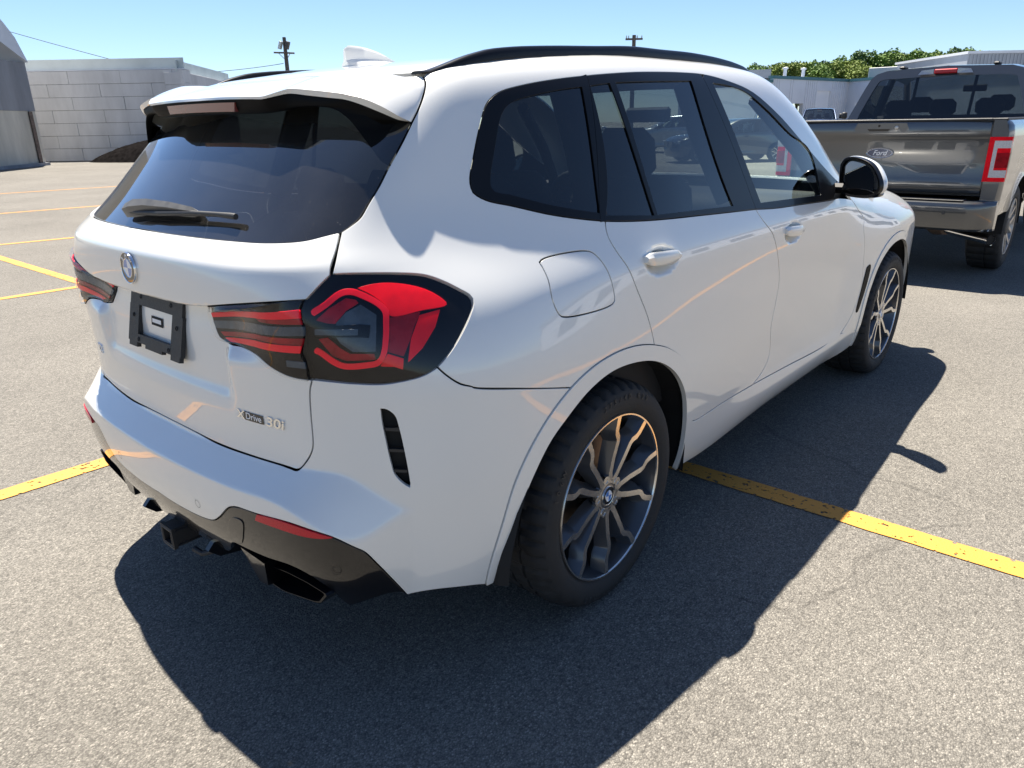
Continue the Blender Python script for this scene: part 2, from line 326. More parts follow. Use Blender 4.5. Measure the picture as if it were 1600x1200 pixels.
for nm, c in (('leaf_a', (.115, .200, .045)), ('leaf_b', (.165, .230, .055)), ('leaf_c', (.075, .145, .050))):
    m, t, b, L = nodes(nm); b.inputs['Roughness'].default_value = .65; b.inputs['Specular IOR Level'].default_value = .25
    oi = t.nodes.new('ShaderNodeTexCoord'); n = t.nodes.new('ShaderNodeTexNoise'); n.inputs['Scale'].default_value = .9; n.inputs['Detail'].default_value = 3; L(oi.outputs['Object'], n.inputs['Vector'])
    mx = t.nodes.new('ShaderNodeMix'); mx.data_type = 'RGBA'; mx.inputs[6].default_value = (*[q*.65 for q in c], 1); mx.inputs[7].default_value = (c[0]*1.5, c[1]*1.35, c[2]*1.3, 1); L(n.outputs[0], mx.inputs[0]); L(mx.outputs[2], b.inputs['Base Color'])
mk('ground', [(-600, -600, 0), (900, -600, 0), (900, 900, 0), (-600, 900, 0)], [(0, 1, 2, 3)], 'asphalt', kind='structure')
def line(x0, y0, x1, y1, w_, z=.004):
    """a painted strip with slightly uneven edges"""
    a, b = np.array([x0, y0]), np.array([x1, y1]); d = b-a; Ln = np.linalg.norm(d); d /= Ln; n = np.array([-d[1], d[0]]); k = max(2, int(Ln/.04)); V = []
    r = random.Random(int(x0*100+y0*10)); o = [0, 0]
    for i in range(k+1):
        p = a+d*Ln*i/k
        for j, s in enumerate((-1, 1)):
            o[j] = o[j]*.7+r.uniform(-1, 1)*.0022; q = p+n*s*(w_/2+o[j]); V.append((q[0], q[1], z))
    return mk('parking_line', V, [(2*i, 2*i+1, 2*i+3, 2*i+2)[::-1] for i in range(k)], 'yellow_line_paint', kind='structure')
line(.990, -3.0, .955, 8.8, .108); line(-6, 1.50, .90, 1.405, .105); line(-6, 6.05, .90, 5.83, .105); line(-6, 10.9, 6.0, 9.05, .105); line(-6, 15.3, 12., 13.35, .105, ); line(-3, 20.5, 14, 18.6, .105); line(1.06, -2.95, 7.5, -3.05, .10)
# --- wall of big concrete blocks, each block its own piece
BW = empty('block_wall', (12.34, 40.4, 0), 0, label='long retaining wall of pale grey concrete blocks with a metal parapet', cat='wall')
def block_face(p0, p1, nx, rows, h_, seed, skew=0.):
    a, b = np.array(p0), np.array(p1); d = b-a; Ln = np.linalg.norm(d); d /= Ln; nrm = np.array([-d[1], d[0]]); bl = Ln/nx; r = random.Random(seed); base = np.array(BW.location[:2])
    for k in range(rows):
        off = (.18 if k % 2 else .75)+skew*k; s = -((off) % 1)*bl
        while s < Ln-.05:
            s0, s1 = max(0, s), min(Ln, s+bl)
            if s1-s0 > .08:
                c = a+d*(s0+s1)/2+nrm*(.45+r.uniform(-.012, .012)); M = Matrix.Rotation(math.atan2(d[1], d[0]), 3, 'Z')
                MB().box((c[0]-base[0], c[1]-base[1], (k+.5)*h_), (s1-s0-.014, .9, h_-.011), M, bev=.008).build('block', 'block_concrete', BW, fix=False)
            s += bl
WA, WB, WC = (9.6, 43.59), (16.99, 34.99), (24.0, 42.65)
def strip(name, p0, p1, z0, z1, th, m, parent, ins=0.):
    a, b = np.array(p0), np.array(p1); d = (b-a)/np.linalg.norm(b-a); nrm = np.array([-d[1], d[0]]); base = np.array(parent.location[:2]) if parent else 0; c = (a+b)/2+nrm*(th/2+ins)-base
    return MB().box((c[0], c[1], (z0+z1)/2), (np.linalg.norm(b-a), th, z1-z0), Matrix.Rotation(math.atan2(d[1], d[0]), 3, 'Z')).build(name, m, parent)
strip('wall_core', WA, (WB[0]-.1, WB[1]+.117), 0, 4.1, .7, 'dark_opening', BW, .05); strip('wall_core', (WB[0]+.9, WB[1]+.983), WC, 0, 4.0, .7, 'dark_opening', BW, .05)  # dark strips added inside so the gaps between blocks look shaded
block_face(WA, WB, 4.45, 7, .592, 3); block_face(WB, WC, 3.6, 7, .575, 5)
strip('parapet', WA, WB, 4.16, 4.68, .06, 'sheet_metal', BW, .25); strip('parapet', WB, WC, 4.05, 4.55, .06, 'sheet_metal', BW, .25)
strip('coping', WA, WB, 4.148, 4.19, .95, 'membrane', BW, .003)
# --- salt shed: poured walls under a fabric roof
SH = empty('storage_shed', (8.12, 33.83, 0), 0, label='storage shed with stained concrete walls and a pale curved fabric roof at the left edge', cat='shed')
sa, sb = (3.0, 29.17), (10.6, 36.09)
strip('wall', sa, sb, 0, 2.26, .5, 'stained_concrete', SH, .02); strip('upper_wall', sa, sb, 2.262, 4.22, .55, 'dark_concrete', SH, 0)
strip('base_kerb', sa, (10.55, 36.05), 0, .12, .2, 'dark_concrete', SH, -.2)
d_ = np.array([sb[0]-sa[0], sb[1]-sa[1]]); d_ /= np.linalg.norm(d_); n_ = np.array([-d_[1], d_[0]])
strip('end_wall', (sb[0]+n_[0]*.5, sb[1]+n_[1]*.5), (sb[0]+n_[0]*6.5, sb[1]+n_[1]*6.5), 0, 4.2, .4, 'stained_concrete', SH, 0)
V = []; k = 18
for q in (0, 1):
    for i in range(k+1):
        t = i/k; s = 10.3*t; z = 4.22+4.2*math.sin(min(1, t*1.0)*math.pi/2)**.62 if t > 0 else 4.22
        p = np.array(sb)-d_*s+n_*(12*q-.15)-np.array([8.12, 33.83]); V.append((p[0], p[1], z))
MB().add(V, [(i, i+1, k+2+i, k+1+i) for i in range(k)]+[list(range(k+1))+[]]).build('fabric_roof', 'membrane', SH, auto=60)
p = np.array(sb)-d_*.5-np.array([8.12, 33.83])-n_*.05
MB().box((p[0], p[1], 1.12), (.14, .14, 2.24), bev=.01).build('corner_post', 'rust_steel', SH)
# --- dark soil heap at the foot of the block wall
V = []; r_ = random.Random(4); nx = 40; ny = 24
for j in range(ny+1):
    for i in range(nx+1):
        u, v = i/nx*2-1, j/ny*2-1; rr = math.hypot(u, v); h_ = max(0, 1-rr**1.7)*.95+r_.uniform(0, .05)*(rr < .95); V.append((15.4+u*3.4*.655+v*1.9*.755, 35.2-u*3.4*.755+v*1.9*.655, h_ if rr < 1 else -.03))
mk('soil_heap', V, [(j*(nx+1)+i, j*(nx+1)+i+1, (j+1)*(nx+1)+i+1, (j+1)*(nx+1)+i) for j in range(ny) for i in range(nx)], 'soil', smooth=True, label='low dark heap of soil against the block wall', cat='soil heap')
# --- far white building and its wing
FB = empty('warehouse', (51.1, 19.7, 0), 0, label='white metal warehouse with teal roof trim behind the pickup truck', cat='building')
A0, A1, A2, A3 = (51.08, 19.69), (61.64, 18.06), (57.98, 11.73), (52.0, 3.0)
def lp(p): return (p[0]-51.1, p[1]-19.7)
def wall_seg(name, a, b, z0, z1, m, th=.3, ins=0.): return strip(name, a, b, z0, z1, th, m, FB, ins)
fd = np.array(A1)-np.array(A0); fl = np.linalg.norm(fd); fd /= fl; fn = np.array([fd[1], -fd[0]])
def fpt(s, o=0.): q = np.array(A0)+fd*s+fn*o; return tuple(q)
# front face is split round its openings so that they are real holes
hol = [(1.05, 1.95, .0, 2.4), (2.75, 4.25, 0., 2.42), (6.0, 8.1, .0, 3.3)]
edges = [0]+[q for h_ in hol for q in h_[:2]]+[fl]
for i in range(0, len(edges), 2): wall_seg('wall', fpt(edges[i]), fpt(edges[i+1]), 0, 4.0, 'white_cladding')
for s0, s1, z0, z1 in hol: wall_seg('wall', fpt(s0), fpt(s1), z1, 4.0, 'white_cladding')
wall_seg('roller_door', fpt(1.05), fpt(1.95), 0, 2.4, 'door_white', .1, .12); wall_seg('roller_door', fpt(6.0), fpt(8.1), 0, 3.3, 'door_white', .1, .12)
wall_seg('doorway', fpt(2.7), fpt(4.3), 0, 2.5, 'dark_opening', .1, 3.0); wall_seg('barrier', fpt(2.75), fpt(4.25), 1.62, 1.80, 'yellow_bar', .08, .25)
for k in range(36):
    s = .15+k*.30
    if not any(h_[0]-.05 < s < h_[1]+.05 for h_ in hol): wall_seg('rib', fpt(s), fpt(s+.03), 0, 4.0, 'white_cladding', .03, -.032)
wall_seg('wall', A1, A2, 0, 4.0, 'white_cladding'); wall_seg('wall', A2, A3, 0, 4.0, 'white_cladding')
for a, b in ((A0, A1), (A1, A2), (A2, A3)): wall_seg('roof_trim', a, b, 4.0, 4.2, 'teal_trim', .5, -.08)
b0 = (49.5, 26.); wall_seg('wall', b0, A0, 0, 3.75, 'white_cladding'); wall_seg('roof_trim', b0, A0, 3.752, 3.95, 'teal_trim', .5, -.08)
RB = MB().add([(*lp(q), 4.05) for q in (A0, A1, A2, (75, 6), (75, 30), (50, 30))], [(0, 1, 2, 3, 4, 5)]).build('roof', 'grey_cladding', FB)
strip('upper_storey', (50.5, 24.5), (52.3, 20.4), 4.06, 4.75, 4., 'grey_cladding', FB, 1.2)
for x, y in ((56.0, 20.9), (58.0, 20.3)): MB().lathe([(.12, 4.05), (.12, 4.85), (.2, 4.86), (.2, 4.95), (.0, 5.0)], (*lp((x, y)), 0), (0, 0, 1), 12).build('roof_vent', 'white_cladding', FB, auto=40)
MB().box((*lp((63.5, 15.6)), 4.5), (4.4, 2., .8), bev=.03).build('roof_unit', 'grey_cladding', FB)
MB().box((*lp((60.3, 15.2)), 3.0), (.25, .4, .22), bev=.02).build('wall_light', 'dark_plastic', FB)
TB = empty('factory_hall', (78., 8., 0), 0, label='tall grey corrugated hall behind the pickup cab at the right edge', cat='building')
ta, tb = np.array([72.2, 12.2]), np.array([80.5, 2.4]); td = (tb-ta)/np.linalg.norm(tb-ta)
strip('wall', tuple(ta), tuple(tb), 0, 6.15, 12., 'grey_cladding', TB, .1); strip('roof_edge', tuple(ta-td*.1), tuple(tb), 6.152, 6.35, 12.3, 'membrane', TB, 0)
for k in range(42):
    q = ta+td*(.15+k*.3); strip('rib', tuple(q), tuple(q+td*.08), 0, 6.1, .06, 'grey_cladding', TB, .03)
# --- trees behind the buildings
def crown(seed, n, rx, rz, cone=.0):
    r = random.Random(seed); V = []; Fq = []; cl = []
    for _ in range(16):
        u = r.uniform(-1, 1); a = r.uniform(0, 6.283); q = math.sqrt(max(0, 1-u*u))*r.uniform(.45, .85); k = 1-cone*(u+1)/2
        cl.append((q*math.cos(a)*rx*k, q*math.sin(a)*rx*k, u*rz*.8, r.uniform(.28, .5)*rx))
    for _ in range(n):
        c = r.choice(cl); d = Vector((r.gauss(0, 1), r.gauss(0, 1), r.gauss(0, 1))).normalized()*c[3]*r.uniform(.55, 1.05); p = Vector(c[:3])+Vector((d.x, d.y, d.z*.85))
        s = r.uniform(.10, .22); e1 = Vector((r.gauss(0, 1), r.gauss(0, 1), r.gauss(0, .6))).normalized(); e2 = e1.cross(Vector((r.gauss(0, 1), r.gauss(0, 1), r.gauss(0, 1)))).normalized(); b = len(V)
        V += [p-e1*s, p+e2*s*.55, p+e1*s, p-e2*s*.55]; Fq.append((b, b+1, b+2, b+3))
    me = bpy.data.meshes.new('crown'); me.from_pydata(V, [], Fq); return me
CRW = [(crown(1, 5200, 2.6, 2.7), 'leaf_a'), (crown(2, 5200, 2.5, 2.4), 'leaf_b'), (crown(3, 5600, 2.2, 3.4, .55), 'leaf_c')]
for me, m_ in CRW: me.materials.append(MATS[m_])
TRK = MB().tube([(0, 0, 0), (.08, .02, 2.2), (-.05, .1, 4.2), (.0, .05, 6.0)], [.24, .19, .13, .06], 8)
for a in range(6): TRK.tube([(0, .05, 2.6+.5*a), (math.cos(a*1.1)*.8, math.sin(a*1.1)*.8, 3.4+.5*a), (math.cos(a*1.1)*1.5, math.sin(a*1.1)*1.5, 4.1+.5*a)], [.08, .05, .02], 6)
tm = TRK.build('trunk', 'bark'); tmesh = tm.data; bpy.data.objects.remove(tm)
TREES = [(79.4,33.8,6.68,0),(82.2,33.8,6.79,2),(87.8,34.3,7.3,1),(86.4,32.5,7.28,1),(91.6,33.2,7.54,1),(90.3,31.4,7.31,0),(95.5,32.1,7.79,2),(91.8,29.6,7.27,1),(97.1,30.4,7.97,0),(94.3,28.4,7.59,1),(101.0,29.6,9.04,2),(101.9,28.5,8.72,0),(105.1,28.2,9.02,2),(103.7,26.5,8.83,0),(106.9,26.0,8.82,1),(105.5,24.4,8.78,0),(108.8,23.8,8.77,1),(109.6,22.8,8.75,0),(107.9,21.5,8.57,1),(113.9,21.6,9.56,2),(114.6,20.6,9.16,0),(115.5,19.4,8.98,1),(86.6,28.6,6.42,0),(89.4,25.5,6.61,1),(94.0,23.4,6.61,0),(96.4,20.7,6.62,1),(98.6,18.3,6.84,0)]   # x, y, height, kind
ORD = 'first second third fourth fifth sixth seventh eighth ninth tenth eleventh twelfth thirteenth fourteenth fifteenth sixteenth seventeenth eighteenth nineteenth twentieth twenty-first twenty-second'.split()
TLOOK = ['broad mid-green tree', 'pale yellow-green tree', 'narrow dark green tree']
for i, (x, y, h_, k) in enumerate(TREES):
    t_ = empty('tree', (x, y, 0), label=(TLOOK[k]+', '+ORD[i]+' from the left in the tree row behind the warehouse') if i < 22 else ('lower '+TLOOK[k]+' in front of the row, '+ORD[i-22]+' such from the left'), cat='tree', group='trees behind the warehouse')
    if i == 19: t_['label'] = 'tallest dark pointed tree near the right end of the tree row'
    if i == 10: t_['label'] = 'taller dark tree with a narrow crown left of the pickup cab'
    sc_ = h_/8.2; o = bpy.data.objects.new('trunk', tmesh); col.objects.link(o); o.parent = t_; o.scale = (sc_, sc_, sc_)
    o = bpy.data.objects.new('crown', CRW[k][0]); col.objects.link(o); o.parent = t_; o.location = (0, 0, h_-(3.1 if k == 2 else 2.5)*sc_*1.0); o.scale = (sc_*1.05, sc_*1.05, sc_); o.rotation_euler = (0, 0, i*1.3)
    t_.location.z = 0
# --- poles and wires
P1 = empty('floodlight_pole', (26.4, 40.3, 0), label='tall pole with a crossarm and two floodlights behind the SUV roof', cat='pole')
MB().tube([(0, 0, 0), (.1, .2, 3.5), (.36, .56, 6.62)], [.15, .14, .11], 10).build('mast', 'pole_wood', P1, auto=60)
q0, q1 = Vector((-.28, .86, 5.76)), Vector((.53, -.11, 5.70)); MB().tube([q0, q1], .05, 8).build('crossarm', 'pole_wood', P1)
for t_, s_ in ((.30, -1), (.72, 1)):
    p = q0.lerp(q1, t_); MB().box(p+Vector((-.05*s_, -.05, .42)), (.30, .16, .46), Matrix.Rotation(.6, 3, 'Z') @ Matrix.Rotation(.35, 3, 'X'), bev=.02).build('floodlight', 'sheet_metal' if s_ < 0 else 'dark_plastic', P1)
MB().tube([q0.lerp(q1, .2), Vector((.25, .42, 5.3))], .02, 6).tube([q0.lerp(q1, .8), Vector((.25, .42, 5.3))], .02, 6).build('brace', 'pole_steel', P1)
P2 = empty('utility_pole', (54.7, 33.2, 0), label='distant wooden utility pole with a crossarm above the SUV roof rail', cat='pole')
MB().tube([(0, 0, 0), (.3, .2, 8.05)], [.20, .15], 10).build('mast', 'pole_wood', P2, auto=60)
MB().box((.26, .17, 7.75), (.12, 1.4, .14), Matrix.Rotation(.65, 3, 'Z')).build('crossarm', 'pole_wood', P2)
for s_ in (-.62, -.25, .45, .62): MB().lathe([(.05, 0), (.05, .12), (.02, .22)], (.26-s_*.6, .17+s_*.8, 7.82), (0, 0, 1), 8).build('insulator', 'sheet_metal', P2)
def wire(a, b, sag, label, r=.018):
    a, b = Vector(a), Vector(b); MB().tube([a.lerp(b, t)-Vector((0, 0, sag*4*t*(1-t))) for t in np.linspace(0, 1, 24)], r, 6).build('overhead_wire', 'wire', smooth=True, label=label, cat='wire', group='overhead wires')
wire((10.6, 55.8, 8.95), (20.2, 42.3, 4.3), .12, 'long thin wire sloping down over the shed and block wall')
wire((26.35, 40.6, 5.12), (21.5, 45.6, 4.62), .12, 'short thin wire running left from the floodlight pole')
# --- long workshop off to the right of the frame: it is what the SUV's flank mirrors
WS = empty('workshop', (41, -19.5, 0), 0, label='long pale workshop with dark windows beyond the right edge, mirrored in the doors', cat='building')
wa, wb2 = np.array([20., -26.]), np.array([62., -13.]); wd = (wb2-wa)/np.linalg.norm(wb2-wa)
strip('wall', tuple(wb2), tuple(wa), 0, 5.0, .3, 'white_cladding', WS, 0); strip('roof_edge', tuple(wb2), tuple(wa), 5.002, 5.4, 1.2, 'grey_cladding', WS, -.2)
for k in range(11):
    q = wa+wd*(2+k*3.8); strip('window', tuple(q+wd*1.9), tuple(q), 1.2, 3.2, .06, 'dark_plastic', WS, -.061)
# ---------------------------------------------------------------- the SUV's body as one smooth surface: F < 0 inside
def spl(xs,ys,sg=0.0,x0=None,x1=None,st=.001):
    """pchip through the points, softened by a gaussian of sigma sg, as a fine lookup table"""
    xs=np.array(xs,float); ys=np.array(ys,float); n=len(xs)
    h=np.diff(xs); d=np.diff(ys)/h; m=np.zeros(n)
    for i in range(1,n-1):
        if d[i-1]*d[i]>0:
            w1=2*h[i]+h[i-1]; w2=h[i]+2*h[i-1]; m[i]=(w1+w2)/(w1/d[i-1]+w2/d[i])
    m[0]=d[0]; m[-1]=d[-1]
    def f(t):
        i=np.clip(np.searchsorted(xs,t)-1,0,n-2); hh=h[i]; s=np.clip((t-xs[i])/hh,0,1)
        r=((1+2*s)*(1-s)**2)*ys[i]+s*(1-s)**2*hh*m[i]+s*s*(3-2*s)*ys[i+1]+s*s*(s-1)*hh*m[i+1]
        return r+np.where(t<xs[0],(t-xs[0])*m[0],0)+np.where(t>xs[-1],(t-xs[-1])*m[-1],0)
    T=np.arange(xs[0]-.3,xs[-1]+.3,st); V=f(T)
    if sg>0:
        k=int(4*sg/st); g=np.exp(-.5*(np.arange(-k,k+1)*st/sg)**2); g/=g.sum()
        V=np.convolve(np.pad(V,k,mode='edge'),g,mode='valid')
    return lambda t: np.interp(t,T,V)
def smax(a,b,k):
    h=np.maximum(k-np.abs(a-b),0)/k
    return np.maximum(a,b)+h*h*h*k/6.
def smin(a,b,k): return -smax(-a,-b,k)
def sst(e0,e1,t):
    s=np.clip((t-e0)/(e1-e0),0,1); return s*s*s*(s*(s*6-15)+10)
Wz=spl([.10,.16,.24,.30,.36,.40,.44,.52,.64,.80,.98,1.04,1.08,1.12,1.155,1.20,1.32,1.45,1.58,1.70],
       [.70,.78,.858,.898,.916,.911,.904,.904,.909,.917,.926,.925,.914,.898,.884,.868,.825,.776,.720,.655],.014)
We=spl([.10,.16,.24,.30,.36,.44,.52,.64,.80,.98,1.04,1.08,1.12,1.155,1.20,1.32,1.45,1.58,1.70],
       [.76,.83,.885,.904,.914,.921,.925,.930,.932,.929,.925,.914,.898,.884,.868,.825,.776,.720,.655],.016)
Xb0=spl([.14,.22,.28,.33,.40,.465,.53,.60,.80],[-.82,-.855,-.888,-.912,-.944,-.958,-.964,-.962,-.945],.02)
Xt0=spl([.10,.60,.66,.72,.80,.95,1.03,1.10,1.147,1.158,1.19,1.22,1.47,1.62],
        [-.86,-.883,-.886,-.89,-.896,-.909,-.915,-.918,-.914,-.907,-.872,-.840,-.590,-.43],.005)
Zc=spl([-1.2,-.9,-.65,-.5,-.38,0,.5,1.0,1.35,1.62,1.80,2.1,2.36,2.50,2.75,3.1,3.4,3.6,3.72,3.80],
       [1.30,1.43,1.523,1.562,1.587,1.634,1.660,1.663,1.648,1.613,1.553,1.366,1.185,1.128,1.112,1.085,1.025,.94,.83,.65],.05,st=.002)
Xf=spl([.10,.30,.5,.7,.85,1.0,1.1],[3.50,3.70,3.74,3.735,3.70,3.55,3.3],.03)
ZT=spl([0,.5,.60,.68,.80,.92],[.655,.661,.670,.677,.597,.47],.025)
DN=spl([.60,.765,.80,.835,.87,.95,1.005,1.024,1.036,1.06],[0,0,.005,.020,.024,.037,.052,.055,0,0],.002)
CR=spl([0,.25,.37,.53,.65,.8],[0,.002,.014,.038,.054,.06],.02)
def W(x,z):
    e=np.maximum(1-sst(.36,1.60,x),sst(1.95,2.36,x)); w=Wz(z)*(1-e)+We(z)*e; tq=np.clip((z-.84)/.46,0,1); up=tq*tq*(3-2*tq)
    w=w-.058*(1-up)*np.maximum((-.05-x)/.75,0)**2-.20*up*np.maximum((.45-x)/1.1,0)**2
    w=w-np.maximum((x-2.7)/1.0,0)**2*.07-np.maximum((x-3.25)/.5,0)**3*.12-up*.05*np.maximum((x-1.2)/.8,0)**2
    for xc in (0.,2.864):
        w=w+.018*np.exp(-((x-xc)/.42)**2)*sst(.16,.42,z)*np.exp(-((z-.55)/.30)**2)*(1-sst(.8,1.15,z))
    return w
def upper(x,a,z):
    gl=sst(1.02,1.30,z); lo=1-sst(.55,.95,z)
    xr=Xt0(z)+a**2*(.10+.10*gl-.01*lo)+a**4*(.20+.06*gl-.06*lo)
    zl=sst(.90,.97,z); xr=xr+DN(z-CR(a)*sst(.8,1.0,z))*((1-sst(.325,.395,a))*(1-zl)+(1-sst(.33,.63,a))*zl)
    return smax(a-W(x,z),(xr-x)*.9,.34-.24*gl)
def F(P,plate=True):
    x=P[...,0]; a=np.abs(P[...,1]); z=P[...,2]
    up=upper(x,a,z)
    xb=Xb0(z)+.10*a**2+.125*a**4
    side=a-W(x,z)+.005+.070*sst(.42,.82,-x)
    out=smax(side,(xb-x),.22)
    q=sst(.48,.78,a); shelf=(z-ZT(a))*(.78-.36*q)+up*(.62+.29*q)
    bump=smax(out,shelf,.007)
    body=smin(up,bump,.007)
    hood=sst(2.1,2.5,x)
    roof=z-(Zc(x)-(.035+.02*hood)*a**2-.10*a**6*(1-.4*hood)-.16*a**2*sst(1.25,1.9,x)*(1-hood))
    body=smax(body,roof,.10)
    body=smax(body,x-Xf(z)+.14*a**2+.20*a**6,.2)
    return smax(body,.17-z,.04)
